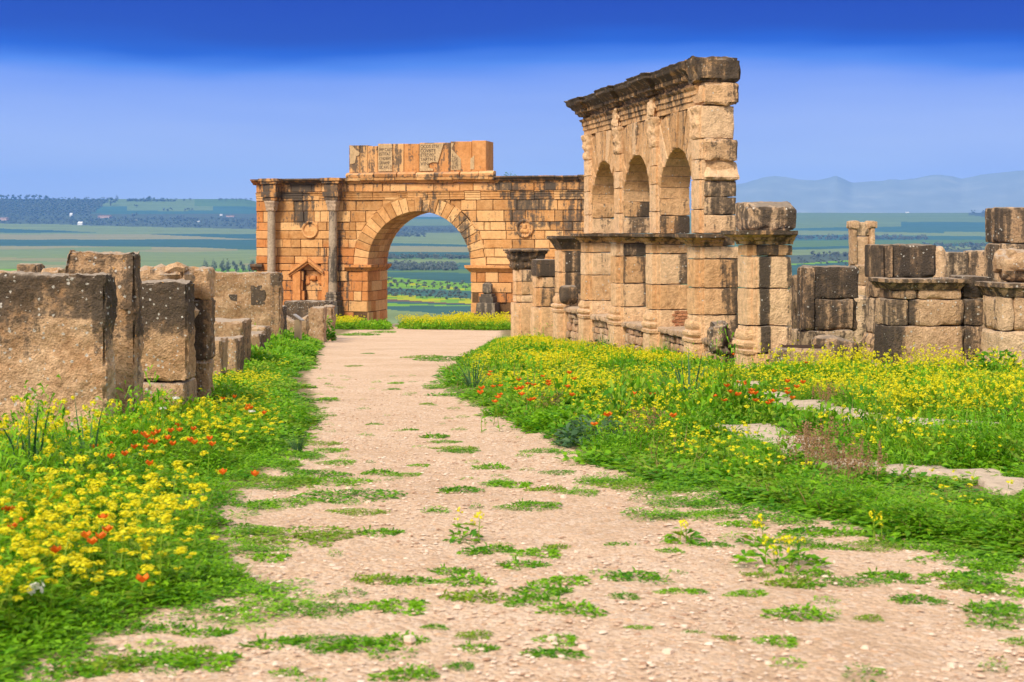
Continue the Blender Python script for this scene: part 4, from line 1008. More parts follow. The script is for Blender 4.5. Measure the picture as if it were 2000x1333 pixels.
o = cutstone('curb_block', 1512, 683, 1622, 735, 26.0, .7, 'flat-topped curb block carrying a rusty grate', 'block', 'pier', dark=lambda q: .25 + .3 * (q[0] < .3), amp=.03, r=.05)
m = MB()
for i in range(7): rblock(m, -.32, .32, .08 + i * .08, .10 + i * .08, 0, .03, .1, .005, .002, var=.4, dark=.2)
for i in range(2): rblock(m, -.34 + i * .64, -.30 + i * .64, .06, .60, .012, .04, .1, .005, .002, var=.4, dark=.2)
g_ = m.build('rusty_grate', M['grate'], None, (o.location.x + .06, o.location.y + .02, -(683 - HZ) * 26.0 / F + .01)); tag(g_, 'rusty iron grate lying on the flat curb block', 'grate')
m = MB()
def wedge(p2, q): return Vector((p2.x, p2.y, p2.z * (1 - .42 * max(0, q.x) / .42)))
rblock(m, -.42, .42, -.22, .22, -.26, .26, .06, .08, .03, 2.4, .4, .6, 0, wedge, 1); o = m.build('leaning_slab', M['pier'], None, P(1630, 684, 27.2), R(-6)); tag(o, 'rounded grey slab leaning against the grey two-block pier', 'slab')
cutstone('low_wall', 1551, 539, 1574, 640, 36, .5, 'short brown wall end glimpsed between two pillars', 'wall', 'pier', dark=.45, amp=.04)
cutstone('low_wall', 1655, 580, 1712, 650, 33, .5, 'low grey stone behind the grey two-block pier', 'wall', 'pier', dark=.5, amp=.04)
cutstone('low_wall', 1540, 645, 1600, 680, 32, .5, 'low mossy stone beside the foot of the streaked pillar', 'wall', 'pier', dark=.4, amp=.04)
cutstone('low_wall', 1920, 575, 1962, 700, 30, .4, 'stepped tan wall seen between the two right-hand piers', 'wall', 'pier', dark=.2, amp=.04)
# ---- worn paving slabs in the meadow
PAVE = [(1470, 855, 130, 26, 'long pale paving slab beside the orange poppies'), (1405, 850, 60, 12, 'small pale paving slab left of the long one'), (1560, 873, 95, 14, 'paving slab with a dark crack in front of the long pale one'), (1600, 897, 95, 20, 'wide paving slab half covered by red seed heads'),
        (1660, 925, 110, 16, 'narrow paving slab in the green strip'), (1790, 940, 110, 18, 'sunken paving slab near the right green strip'), (1480, 785, 110, 18, 'pale slab at the top of the paved row'), (1570, 800, 90, 12, 'flat slab between two yellow flower patches'),
        (1730, 832, 130, 14, 'long thin slab edging the yellow meadow'), (1870, 838, 110, 12, 'thin slab at the right end of the meadow edge'), (1900, 947, 90, 14, 'curved slab rising from the grass at right'), (1985, 968, 100, 20, 'pale slab cut by the right edge of the photo'),
        (1625, 813, 90, 12, 'flat slab right of the slab between two flower patches'), (1680, 823, 80, 12, 'slab at the left end of the meadow edge row'), (1800, 836, 90, 13, 'middle slab of the thin row edging the yellow meadow'), (1945, 845, 90, 13, 'last slab of the thin row at the right edge'), (1440, 757, 80, 8, 'distant pale slab behind the sword-leaved plant'), (1060, 705, 90, 6, 'thin flat slab far up the meadow')]
for (px, py, w, h, lb) in PAVE:
    D = 3750 / (py - 594); D1 = 3750 / (py + h / 2 - 594); D2 = 3750 / (py - h / 2 - 594); k = D / F
    x = (px - 1000) * k; hw = w * k / 2 * 1.3; hd = min(.9, max(.22, (D2 - D1) / 2)); rg = random.Random(px)
    n = 18; m = MB(); vs = []; cs = []; ph = rg.uniform(0, 6)
    for (sc_, z) in ((1.0, -.12), (1.0, .035), (.95, .055), (.5, .06)):
        for j in range(n):
            a = 2 * math.pi * j / n; c, s = math.cos(a), math.sin(a); rr = (abs(c) ** 4 + abs(s) ** 4) ** -.25 * (1 + .12 * math.sin(3 * a + ph) + .06 * math.sin(7 * a + ph * 2))
            vs.append(Vector((hw * c * rr * sc_, hd * s * rr * sc_, z + .015 * noise.noise(Vector((c * 2 * sc_, s * 2 * sc_, px)))))); cs.append((rg.random() * .2 + .5, .05, 0))
    fs = [[i * n + j, i * n + (j + 1) % n, (i + 1) * n + (j + 1) % n, (i + 1) * n + j] for i in range(3) for j in range(n)] + [[3 * n + j for j in range(n)]]
    m.add(vs, fs, cs); o = m.build('paving_slab', M['pave'], None, (x, D, G(x, D) + .015)); tag(o, lb, 'paving slab', 'worn slabs of the old pavement in the meadow')
    PV_ = globals().setdefault('PAVED', []); PV_.append((x, D, hw * 1.0, hd * 1.0))
# ------------------------------------------------------------------ plants: small quad meshes, merged or copied
rs = np.random.RandomState(11)
PL_E = [(a, b - (.22 if a < 14 else min(.5, .22 + (a - 14) * .05))) for a, b in PATH_L]; PR_E = [(a, b + (.28 if a < 14 else .4)) for a, b in PATH_R]
LEAF, OLV, SWD, YEL, POP, WHT, DRY = range(7)
class Pr:
    def __init__(s): s.q = []; s.m = []; s.t = []
    def quad(s, a, b, c, d, m, t): s.q.append((a, b, c, d)); s.m.append(m); s.t.append(t)
    def leaf(s, p, d, L, W, m, t, droop=.25):
        d = d / np.linalg.norm(d); up = np.array((0, 0, 1.)); sd = np.cross(d, up); n_ = np.linalg.norm(sd)
        sd = sd / n_ if n_ > .05 else np.array((1., 0, 0))
        sd = sd + rs.normal(0, .35, 3); sd /= np.linalg.norm(sd)
        mid = p + d * L * .55; tip = p + d * L - up * L * droop
        s.quad(p, mid + sd * W * .5, tip, mid - sd * W * .5, m, t)
    def blade(s, p, d, L, W, m, t, k=3, bend=.5):
        d = d / np.linalg.norm(d); sd = np.cross(d, (0, 0, 1.)); sd = sd / (np.linalg.norm(sd) + 1e-6); q = p.copy(); w = W
        for i in range(k):
            d2 = d + np.array((0, 0, -bend * (i + .3) / k)); d2 /= np.linalg.norm(d2); q2 = q + d2 * L / k; w2 = W * (1 - (i + 1) / k) ** .7 + .0008
            s.quad(q - sd * w / 2, q + sd * w / 2, q2 + sd * w2 / 2, q2 - sd * w2 / 2, m, t); q = q2; w = w2
        return q
    def head(s, c, r, n, m, sz, t0=.5, flat=1):
        for i in range(n):
            v = rs.normal(0, 1, 3); v[2] = v[2] * .8 + .35; v /= np.linalg.norm(v); p = c + v * r * np.array((1, 1, flat)) * rs.uniform(.5, 1)
            a = rs.normal(0, 1, 3); a = np.cross(v + (0, 0, .6), a); a /= np.linalg.norm(a) + 1e-6; b = np.cross(a, v); b /= np.linalg.norm(b) + 1e-6
            s.quad(p - a * sz, p - b * sz, p + a * sz, p + b * sz, m, np.clip(t0 + rs.normal(0, .25), 0, 1))
    def arr(s):
        if not hasattr(s, '_a'): s._a = (np.array(s.q, dtype=np.float32).reshape(-1, 3), np.array(s.m, dtype=np.int32), np.repeat(np.array(s.t, dtype=np.float32), 4))
        return s._a
def mk(verts, mi, tint, name):
    n = len(verts); me = bpy.data.meshes.new(name); me.vertices.add(n); me.loops.add(n); me.polygons.add(n // 4)
    me.vertices.foreach_set('co', verts.astype(np.float32).ravel()); me.loops.foreach_set('vertex_index', np.arange(n, dtype=np.int32))
    me.polygons.foreach_set('loop_start', np.arange(0, n, 4, dtype=np.int32)); 
    try: me.polygons.foreach_set('loop_total', np.full(n // 4, 4, dtype=np.int32))
    except Exception: pass
    for m in PL: me.materials.append(m)
    me.polygons.foreach_set('material_index', mi.astype(np.int32))
    a = me.color_attributes.new('tint', 'FLOAT_COLOR', 'POINT'); c = np.ones((n, 4), np.float32); c[:, :3] = np.clip(tint, 0, 1)[:, None]; a.data.foreach_set('color', c.ravel())
    me.update(calc_edges=True); return me
def merge(name, items):
    """items: (proto, x, y, z, rot, scale xy, scale z, tint shift)"""
    V, I, T_ = [], [], []
    for (p, x, y, z, r, sc, sz, dt) in items:
        v, m, t = p.arr(); c, s = math.cos(r) * sc, math.sin(r) * sc
        o = np.empty_like(v); o[:, 0] = v[:, 0] * c - v[:, 1] * s + x; o[:, 1] = v[:, 0] * s + v[:, 1] * c + y; o[:, 2] = v[:, 2] * sz + z
        V.append(o); I.append(m); T_.append(t + dt)
    return mk(np.concatenate(V), np.concatenate(I), np.concatenate(T_), name)
def link(me, name, loc=(0, 0, 0), rz=0, sc=(1, 1, 1)):
    o = bpy.data.objects.new(name, me); COL.objects.link(o); o.location = loc; o.rotation_euler = (0, 0, rz); o.scale = sc; return o
U = rs.uniform
def clump(n, rad, H, L, W, m=LEAF, t0=.45):
    p = Pr()
    for i in range(n):
        a = U(0, 6.283); r_ = rad * math.sqrt(U()); h = H * (1 - (r_ / rad) ** 2 * .7) * U(.1, 1)
        d = np.array((math.cos(a) * .8 + rs.normal(0, .5), math.sin(a) * .8 + rs.normal(0, .5), U(-.1, .9)))
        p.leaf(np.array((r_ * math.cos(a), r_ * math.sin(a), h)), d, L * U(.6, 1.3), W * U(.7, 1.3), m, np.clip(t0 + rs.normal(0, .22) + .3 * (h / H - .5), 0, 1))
    return p
def tuft(n, rad, H, W=.008, m=LEAF, t0=.5):
    p = Pr()
    for i in range(n):
        a = U(0, 6.283); r_ = rad * math.sqrt(U()); d = np.array((math.cos(a) * .4 + rs.normal(0, .25), math.sin(a) * .4 + rs.normal(0, .25), 1))
        p.blade(np.array((r_ * math.cos(a), r_ * math.sin(a), 0)), d, H * U(.5, 1.1), W, m, np.clip(t0 + rs.normal(0, .2), 0, 1), 2, .6)
    return p
def mustard(H, nst, sz=.011, nh=14, leaves=14, rad=.07):
    p = Pr()
    for i in range(nst):
        a = U(0, 6.283); b = np.array((rad * U(-1, 1), rad * U(-1, 1), 0)); d = np.array((math.cos(a) * U(.05, .4), math.sin(a) * U(.05, .4), 1)); L = H * U(.65, 1.08)
        q = p.blade(b, d, L, .007, OLV, U(.2, .7), 3, .15)
        p.head(q, .024 if nh < 20 else .031, nh, YEL, sz, .5, 1.15)
        for k in range(rs.randint(0, 3)):
            f = U(.5, .85); q0 = b + (q - b) * f; a2 = U(0, 6.283)
            q1 = p.blade(q0, np.array((math.cos(a2) * .7, math.sin(a2) * .7, 1)), L * U(.12, .28), .005, OLV, .5, 1, 0)
            p.head(q1, .02, max(5, nh // 2), YEL, sz, .5, 1.1)
        for k in range(leaves // nst):
            f = U(.02, .7); a2 = U(0, 6.283); q0 = b + (q - b) * f
            p.leaf(q0, np.array((math.cos(a2), math.sin(a2), U(.1, .9))), U(.05, .13) * (1.2 - f), .035 * (1.2 - f), LEAF if U() < .6 else OLV, np.clip(rs.normal(.5, .2), 0, 1))
    return p
def poppy(H):
    p = Pr(); a = U(0, 6.283); q = p.blade(np.zeros(3), np.array((math.cos(a) * .2, math.sin(a) * .2, 1)), H, .006, OLV, .4, 3, .2)
    for k in range(5):
        a = 6.283 * k / 5 + U(-.2, .2); r_ = np.array((math.cos(a), math.sin(a), 0)); s_ = np.array((-math.sin(a), math.cos(a), 0)); up = np.array((0, 0, 1.))
        p.quad(q, q + r_ * .022 + s_ * .02 + up * .026, q + r_ * .032 + up * .046, q + r_ * .022 - s_ * .02 + up * .026, POP, U(.1, .9))
    p.head(q + np.array((0, 0, .01)), .006, 5, DRY, .005, .0)
    for k in range(5):
        a = U(0, 6.283); p.leaf(np.array((0, 0, U(0, H * .4))), np.array((math.cos(a), math.sin(a), .7)), .08, .02, LEAF, U(.2, .6))
    return p
def sword(n, H, W=.022):
    p = Pr()
    for i in range(n):
        a = U(0, 6.283); t = U(.1, 1.0); p.blade(np.array((.05 * math.cos(a), .05 * math.sin(a), 0)), np.array((math.cos(a) * t, math.sin(a) * t, 1)), H * U(.6, 1.1), W * U(.7, 1.2), SWD, np.clip(rs.normal(.45, .25), 0, 1), 5, U(.2, 1.0))
    return p
def seedy(H):
    p = Pr()
    for i in range(9):
        a = U(0, 6.283); q = p.blade(np.array((U(-.08, .08), U(-.08, .08), 0)), np.array((math.cos(a) * .3, math.sin(a) * .3, 1)), H * U(.6, 1), .004, DRY, .5, 2, .2)
        for k in range(5): p.head(q - np.array((0, 0, .025 * k)), .014, 3, DRY, .009, .5)
    return p
C_FINE = [clump(85, .13, .13, .045, .017) for _ in range(3)] + [clump(70, .13, .12, .040, .022, LEAF, .62) for _ in range(2)] + [clump(70, .12, .14, .05, .012, LEAF, .7)]
DRYG = [tuft(10, .07, .28, .006, DRY, .7) for _ in range(2)]
C_TALL = [clump(95, .15, .32, .06, .020, LEAF, .55) for _ in range(3)] + [clump(95, .14, .36, .07, .012, LEAF, .7) for _ in range(2)] + [clump(60, .15, .28, .07, .022, OLV, .4) for _ in range(1)]
C_MID = [clump(36, .18, .17, .085, .042) for _ in range(4)] + [clump(30, .18, .2, .08, .035, OLV, .4)]
C_FAR = [clump(22, .28, .24, .13, .075) for _ in range(4)] + [clump(20, .28, .25, .12, .07, OLV, .5)]
GR = [tuft(16, .08, .22) for _ in range(3)] + [tuft(14, .08, .3, .007, OLV, .4) for _ in range(2)]
GR_F = [tuft(14, .14, .34, .02) for _ in range(3)]
MU_N = [mustard(.62, 3, .0105, 26, 30) for _ in range(6)]
MU_M = [mustard(.55, 4, .011, 9, 16, .12) for _ in range(6)]
MU_F = [mustard(.55, 6, .017, 5, 12, .26) for _ in range(5)]
PO = [poppy(.42) for _ in range(4)]; SW = [sword(34, .62) for _ in range(3)]; SD = [seedy(.35) for _ in range(3)]
def in_stone(x, y):
    # keep plants out of the left stone row and the facade line
    for o in BOXES:
        if o[0] < x < o[1] and o[2] < y < o[3]: return True
    return False
BOXES = []
bpy.context.view_layer.update()
for o in COL.objects:
    if o.type == 'MESH' and o.get('kind') is None:
        pts = [o.matrix_world @ Vector(c) for c in o.bound_box]
        x0, x1 = min(p.x for p in pts), max(p.x for p in pts); y0, y1 = min(p.y for p in pts), max(p.y for p in pts); zb = min(p.z for p in pts)
        if y0 < 60 and (x1 - x0) < 3 and (y1 - y0) < 3.0 and zb < G((x0 + x1) / 2, y0) + .3 and o.name.split('.')[0] not in ('paving_slab',): BOXES.append((x0, x1, y0, y1))
def paved(x, y):
    return any(((x - a) / c) ** 2 + ((y - b) / d) ** 2 < 1.05 for a, b, c, d in PAVED)
def nz(x, y, f=1.0, s=0): return noise.noise(Vector((x * f, y * f, s)))
left, right, mids = [], [], []
pick = lambda l: l[rs.randint(len(l))]
MUST = []                                         # individual mustard plants of the near left verge
# left verge
for k in range(9500):
    y = 4.6 + (52 - 4.6) * U() ** 1.75
    l = interp(PL_E, y); wid = 2.6 if y < 12 else 2.2 + .02 * y
    e_ = (1 - math.sqrt(1 - U())) * wid * 1.15 - .12 * (1 + nz(0, y, 1.1)); x = l - e_ + .28 * nz(0, y, .9, 3) + .12 * nz(0, y, 3.1, 5)
    if in_stone(x, y) or x < -5.5 - y * .15: continue
    z = G(x, y); hgt = min(1, .25 + max(0, e_) * .9) * max(.5, 1 + 1.1 * nz(x, y, 1.2, 71))
    f = 1 + .25 * nz(x, y, 1.5, 2)
    if y < 13:
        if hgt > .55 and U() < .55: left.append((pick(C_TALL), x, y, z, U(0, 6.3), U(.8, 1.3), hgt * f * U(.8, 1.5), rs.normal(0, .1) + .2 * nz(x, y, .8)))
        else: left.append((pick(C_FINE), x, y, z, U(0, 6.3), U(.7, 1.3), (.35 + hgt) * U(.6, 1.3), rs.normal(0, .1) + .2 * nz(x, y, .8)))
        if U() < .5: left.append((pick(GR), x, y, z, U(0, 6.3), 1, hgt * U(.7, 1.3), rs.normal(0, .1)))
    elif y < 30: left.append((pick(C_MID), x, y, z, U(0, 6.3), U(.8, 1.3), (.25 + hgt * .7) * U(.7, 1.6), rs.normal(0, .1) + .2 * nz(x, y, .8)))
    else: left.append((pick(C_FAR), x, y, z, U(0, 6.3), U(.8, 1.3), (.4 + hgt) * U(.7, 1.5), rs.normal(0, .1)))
for k in range(2600):
    y = 5.6 + (48 - 5.6) * U() ** 1.5; l = interp(PL_E, y); e_ = U(.1, 1.9 if y < 12 else 1.6); x = l - e_ + .25 * nz(0, y, .9, 3)
    if in_stone(x, y): continue
    if nz(x, y, .9, 6) < (-.02 if y > 15 else -.3) or U() < (.66 if y > 15 else .86): continue
    sz = min(.9, .5 + e_ * .35) * U(.7, 1.05)
    if y < 14: MUST.append((y, x, U(0, 6.3), sz))
    else: left.append((pick(MU_M), x, y, G(x, y), U(0, 6.3), 1, sz * .8, 0))
for k in range(80):
    y = 5.3 + 8 * U() ** 1.2; l = interp(PL_E, y); e_ = U(.15, 2.0); x = l - e_ + .2 * nz(0, y, .9, 3)
    if in_stone(x, y) or x < -.40 * y or nz(x, y, 1.1, 66) < -.2: continue
    MUST.append((y, x, U(0, 6.3), min(.9, .45 + e_ * .35) * U(.7, 1.05)))
for k in range(70):
    y = 5.3 + 3.6 * U(); l = interp(PL_E, y); x = l - U(-.05, .9)
    MUST.append((y, x, U(0, 6.3), U(.35, .7)))
# ragged fringe on both edges of the path
for k in range(190):
    y = 5 + 30 * U() ** 1.5; sd_ = U() < .62; e0 = interp(PR_E if sd_ else PL_E, y); r0 = U(.06, .28); inn = abs(rs.normal(0, .26)) * (2.6 if sd_ and y < 11 else 1)
    cx_, cy_ = (e0 - inn if sd_ else e0 + inn), y
    for q in range(int(26 * r0) + 3):
        x, yy = cx_ + rs.normal(0, r0 * .5), cy_ + rs.normal(0, r0 * .45)
        (right if sd_ else left).append((pick(C_FINE if y < 14 else C_MID), x, yy, G(x, yy), U(0, 6.3), U(.5, .9), U(.15, .4), rs.normal(0, .15)))
def frontl(x, y): return any(abs(x / y - a / b) < c / b and b - d - 1.7 < y < b + d * .6 for a, b, c, d in PAVED)
def front(x, y): return any(abs(x / y - a / b) < c / b and b - d - 1.5 < y < b + d * .6 for a, b, c, d in PAVED)
# right meadow
RIGHT_FAR = lambda x: 0
for k in range(30000):
    y = 7.6 + (52 - 7.6) * U() ** 1.35; r_ = interp(PR_E, y); xmax = min(.40 * y, FO.x + (26.5 - y) * .216 - .1 if y > 26.5 else .40 * y)
    if xmax < r_: continue
    x = r_ + U(-.3, xmax - r_) + .35 * nz(0, y, .8, 13) * (y < 40) + .15 * nz(0, y, 2.6, 15)
    if in_stone(x, y): continue
    pv = paved(x, y)
    if pv: continue
    e_ = x - r_; px, py = 1000 + x / y * F, HZ - G(x, y) / y * F
    hgt = min(1, (.6 if y > 12 else .45) + max(0, e_) * .7) * (.34 if frontl(x, y) else 1) * max(.45, 1 + 1.3 * nz(x, y, 1.7, 61)); green = nz(x, y, .55, 21)
    if 1000 < px < 1430 and 765 < py < 905: hgt *= 1.15
    # bare strips of old paving between the flower belts
    strip = abs((py - 850) - (px - 1400) * .17) < 11 and px > 1380 or abs((py - 788) - (px - 1420) * .10) < 7 and 1400 < px < 1950
    if strip and U() < .75: continue
    low = .8 if py > 880 + (px - 1500) * .05 else 1
    if y > 30 and px < 960 and (nz(x, y, .4, 2) < -.05): continue
    p = pick(C_FINE if y < 14 and U() < .7 else C_MID) if y < 26 else pick(C_FAR)
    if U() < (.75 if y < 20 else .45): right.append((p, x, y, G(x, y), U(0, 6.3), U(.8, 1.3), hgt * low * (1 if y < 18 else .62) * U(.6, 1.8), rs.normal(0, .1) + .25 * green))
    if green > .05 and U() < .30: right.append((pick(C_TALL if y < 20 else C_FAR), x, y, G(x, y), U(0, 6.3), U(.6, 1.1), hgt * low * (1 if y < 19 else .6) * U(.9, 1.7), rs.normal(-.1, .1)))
    if U() < .03: right.append((pick(DRYG), x, y, G(x, y), U(0, 6.3), 1.3, hgt * U(.8, 1.5), 0))
    if U() < .16: right.append((pick(GR) if y < 26 else pick(GR_F), x, y, G(x, y), U(0, 6.3), 1, hgt * low * U(.7, 1.3), rs.normal(0, .1)))
def yz(px, py):
    v = 0
    for (x0, x1, y0, y1, w) in ((800, 1150, 640, 775, 1.0), (1000, 1460, 690, 815, 1.0), (1400, 1800, 690, 800, 1.25), (1550, 2050, 700, 835, 1.35), (1030, 1300, 790, 890, .5), (1040, 1420, 820, 960, .6), (1420, 2050, 840, 960, .30), (1900, 2100, 800, 900, .8), (1400, 2050, 950, 1020, .10), (880, 1150, 640, 700, 1.0)):
        if x0 < px < x1 and y0 < py < y1: v = max(v, w * min(1, .35 + min(px - x0, x1 - px) / 60))
    return v
for k in range(14000):
    y = 8.5 + (60 - 8.5) * U() ** 1.1; r_ = interp(PR_E, y); xmax = min(.40 * y, FO.x + (26.5 - y) * .216 - .15 if y > 26.5 else .40 * y)
    if xmax < r_: continue
    x = r_ + U(.05, xmax - r_)
    if in_stone(x, y) or paved(x, y): continue
    px, py = 1000 + x / y * F, HZ - G(x, y) / y * F
    w = yz(px, py) * (.75 + 3.0 * nz(x, y, .75, 31) + 1.2 * nz(x, y, 2.0, 33))
    if U() > w * .52: continue
    sz = U(.45, .95) * min(1, .6 + (x - r_) * .4) * (1 if y < 18 else max(.5, 1 - (y - 18) * .07) if y < 27 else .75)
    if front(x, y): continue
    right.append((pick(MU_M) if y < 24 else pick(MU_F), x, y, G(x, y), U(0, 6.3), 1, sz, 0))
for (px, py, n, w, h) in ((1255, 850, 7, 35, 14), (1075, 815, 4, 25, 8), (1620, 800, 5, 20, 8), (1590, 900, 9, 60, 20), (1690, 950, 5, 50, 12), (1610, 935, 8, 60, 14), (1270, 872, 7, 40, 10)):
    for _ in range(n):
        a, b = px + rs.normal(0, w * .5), py + rs.normal(0, h * .5); D = 3750 / (b - 594); x = (a - 1000) * D / F
        right.append((pick(SD), x, D, G(x, D), U(0, 6.3), 1, U(.7, 1.1), 0))
# grass by the arch and behind the ruins
far_ = []
for k in range(2600):
    px = U(640, 990); D = U(68, 84); x = (px - 1000) * D / F
    if 752 < px < 790 or (px < 752 and D < 74): continue
    if px > 790 and D < 76 - (px - 790) * .02: continue
    far_.append((pick(C_FAR), x, D, G(x, D), U(0, 6.3), U(1, 1.6), U(1.0, 2.2), .15))
    if U() < .40 and (px > 790 or px < 700): far_.append((pick(MU_F), x, D, G(x, D), U(0, 6.3), 1.3, U(.8, 1.5) * (1.1 if px > 880 else .9), 0))
for k in range(5200):
    y = U(22, 48); x = U(FO.x + (26.5 - y) * .216 + .8 if y > 26 else 4.5, .40 * y)
    if in_stone(x, y): continue
    if y > 27 and x < 8 + (y - 27) * .1 and U() < .5: continue
    far_.append((pick(C_FAR), x, y, G(x, y), U(0, 6.3), U(.8, 1.3), U(.6, 1.6), rs.normal(0, .1)))
    if U() < .3: far_.append((pick(MU_M if y < 30 else MU_F), x, y, G(x, y), U(0, 6.3), 1, U(.7, 1.2), 0))
for k in range(900):
    y = U(14, 45); x = U(-8 - .08 * y, interp(PL_E, y) - 1.8)
    if in_stone(x, y): continue
    far_.append((pick(C_FAR), x, y, G(x, y), U(0, 6.3), U(.8, 1.3), U(.5, 1.2), 0))
for me_, nm, lb in ((left, 'verge_growth', 'dense green herbs and grass along the left edge of the path'), (right, 'meadow_growth', 'green meadow thick with yellow mustard flowers right of the path'), (far_, 'far_growth', 'green and yellow growth round the arch foot and behind the ruins')):
    o = link(merge(nm, me_), nm); o['kind'] = 'stuff'; o['label'] = lb
# individual mustard plants, the 260 largest in the picture
MUST.sort()
protos = [merge('mustard_plant', [(p, 0, 0, 0, 0, 1, 1, 0)]) for p in MU_N]
rest = []
for i, (y, x, r_, sz) in enumerate(MUST):
    if i < 260: tag(link(protos[i % 6], 'mustard_plant', (x, y, G(x, y)), r_, (1, 1, sz)), 'yellow-flowered mustard plant among the green herbs of the near left verge', 'flower', 'mustard plants of the near left verge')
    else: rest.append((MU_M[i % 6], x, y, G(x, y), r_, 1, sz, 0))
if rest: o = link(merge('mustard_growth', rest), 'mustard_growth'); o['kind'] = 'stuff'; o['label'] = 'more yellow mustard further along the left verge'
# poppies
pp = [merge('poppy', [(p, 0, 0, 0, 0, 1, 1, 0)]) for p in PO]
PX = [(8, 1000), (25, 990), (12, 1024), (58, 1027), (144, 1043), (213, 1028), (226, 1050), (95, 1083), (52, 965), (181, 1017), (240, 1131), (190, 1065), (262, 848), (278, 847), (290, 843), (300, 855), (306, 862), (312, 858), (369, 857), (376, 862), (393, 869), (364, 837), (268, 878), (220, 889), (246, 876), (266, 887), (298, 909), (330, 832), (345, 838), (352, 842), (460, 923), (475, 925),
      (470, 798), (478, 796), (440, 781), (452, 777), (500, 793), (512, 805), (318, 846), (285, 866), (340, 870), (405, 860), (240, 868), (202, 875)]
for i, (px, py) in enumerate(PX):
    h = .30 if py > 940 else .36
    D = max(5.2, (1.35 - h) / ((py - HZ) / F - .0494)); x = (px - 1000) * D / F; h = (HZ - py) * D / F - G(x, D)
    tag(link(pp[i % 4], 'poppy', (x, D, G(x, D)), U(0, 6.3), (.85, .85, max(.6, h / .43))), 'orange-red poppy flowering in the left verge', 'poppy', 'poppies of the left verge')
for i in range(62):
    if i < 26: a, b = rs.normal(1480, 42), rs.normal(815, 12)
    elif i < 50: a, b = rs.uniform(935, 1150), rs.uniform(752, 850)
    elif i < 57: a, b = rs.uniform(1090, 1330), rs.uniform(800, 890)
    else: a, b = rs.uniform(1430, 1850), rs.uniform(710, 850)
    D = 3750 / (b + 14 - 594); x = (a - 1000) * D / F
    if paved(x, D): continue
    tag(link(pp[i % 4], 'poppy', (x, D, G(x, D)), U(0, 6.3), (1.25, 1.25, U(.7, 1.05))), 'orange-red poppy in the meadow right of the path', 'poppy', 'poppies of the right meadow')
# sword-leaved clumps
sw = [merge('sword_leaf_plant', [(p, 0, 0, 0, 0, 1, 1, 0)]) for p in SW]
for (px, py, s_, lb) in ((60, 985, 1.3, 'big clump of long sword leaves in front of the broad left slab'), (170, 975, 1.1, 'sword-leaved clump below the right edge of the broad slab'), (-20, 1000, 1.2, 'sword-leaved clump cut by the left edge of the photo'), (1345, 805, 1.35, 'arching sword-leaved clump in the middle of the meadow'),
                         (925, 762, 1.0, 'blue-green sword-leaved clump near the left edge of the meadow'), (1830, 745, .8, 'sword-leaved clump in front of the broad stained pier'), (1215, 838, .9, 'grey-green spiky clump among the poppies'), (582, 885, .45, 'dark spiky clump at the left edge of the path')):
    D = 3750 / (py - 594); x = (px - 1000) * D / F; tag(link(sw[abs(px) % 3], 'sword_leaf_plant', (x, D, G(x, D)), px, (s_, s_, s_)), lb, 'plant')
def bush(px, py, w, h, lb, m=LEAF, t0=.3, L=.05):
    D = 3750 / (py - 594); k = D / F; p = clump(420, w * k / 2, h * k, L, L * .45, m, t0); x = (px - 1000) * k
    tag(link(merge('shrub', [(p, 0, 0, 0, 0, 1, 1, 0)]), 'shrub', (x, D, G(x, D))), lb, 'shrub')
bush(1175, 705, 80, 45, 'grey-green shrub at the foot of the farthest low wall', SWD, .6, .1); bush(1945, 755, 85, 80, 'broad-leaved dark green plant beside the pale edge pier', LEAF, .25, .14); bush(1080, 680, 130, 55, 'rounded green shrub in front of the black flared pillar', LEAF, .6, .09)
bush(1165, 872, 150, 62, 'tangled grey-green shrub with poppies near the path edge of the meadow', SWD, .55, .10); bush(1310, 868, 140, 58, 'dark leafy shrub below the arching sword-leaved clump', LEAF, .2, .10); bush(1075, 845, 90, 50, 'bright green leafy shrub at the bulging corner of the meadow', LEAF, .6, .09); bush(545, 835, 120, 75, 'rounded bright green shrub on the left verge', LEAF, .55, .07); bush(455, 800, 90, 60, 'leafy shrub at the foot of the narrow stone pier', LEAF, .45, .07); bush(1900, 800, 130, 55, 'bright leafy shrub among the yellow flowers at right', LEAF, .5, .10); bush(1690, 900, 200, 45, 'broad low green shrub behind the lower paving slabs', LEAF, .45, .08)
bush(638, 668, 26, 50, 'tall grassy shrub at the end of the left stones', LEAF, .3, .16); bush(1560, 690, 26, 40, 'small green shrub between the streaked pillar and the grey pier', OLV, .4, .08); bush(590, 705, 50, 40, 'dark shrub at the foot of the sign', LEAF, .3, .1)
# low weeds on the path
def mat_(n, m, t0, ls=1):
    p = Pr()
    for i in range(n):
        a = U(0, 6.283); r_ = math.sqrt(U()) * (1 + .25 * math.sin(3 * a + n)) * .5
        d = np.array((math.cos(a) + rs.normal(0, .6), math.sin(a) + rs.normal(0, .6), U(-.05, .35)))
        p.leaf(np.array((r_ * math.cos(a), r_ * math.sin(a), U(0, .07) * (1.2 - r_ * 1.6))), d, U(.09, .17) * ls, U(.04, .075) * ls, m, np.clip(rs.normal(t0, .25), 0, 1), .15)
    return p
WD = [merge('weed', [(mat_(210 + 7 * i, m, t), 0, 0, 0, 0, 1, 1, 0)]) for i, (m, t) in enumerate(((LEAF, .35), (LEAF, .5), (LEAF, .25), (LEAF, .6), (OLV, .3), (LEAF, .4)))]
WDB = [merge('weed', [(mat_(640, m, t, .48), 0, 0, 0, 0, 1, 1, 0)]) for m, t in ((LEAF, .35), (LEAF, .5), (LEAF, .25), (OLV, .25))]
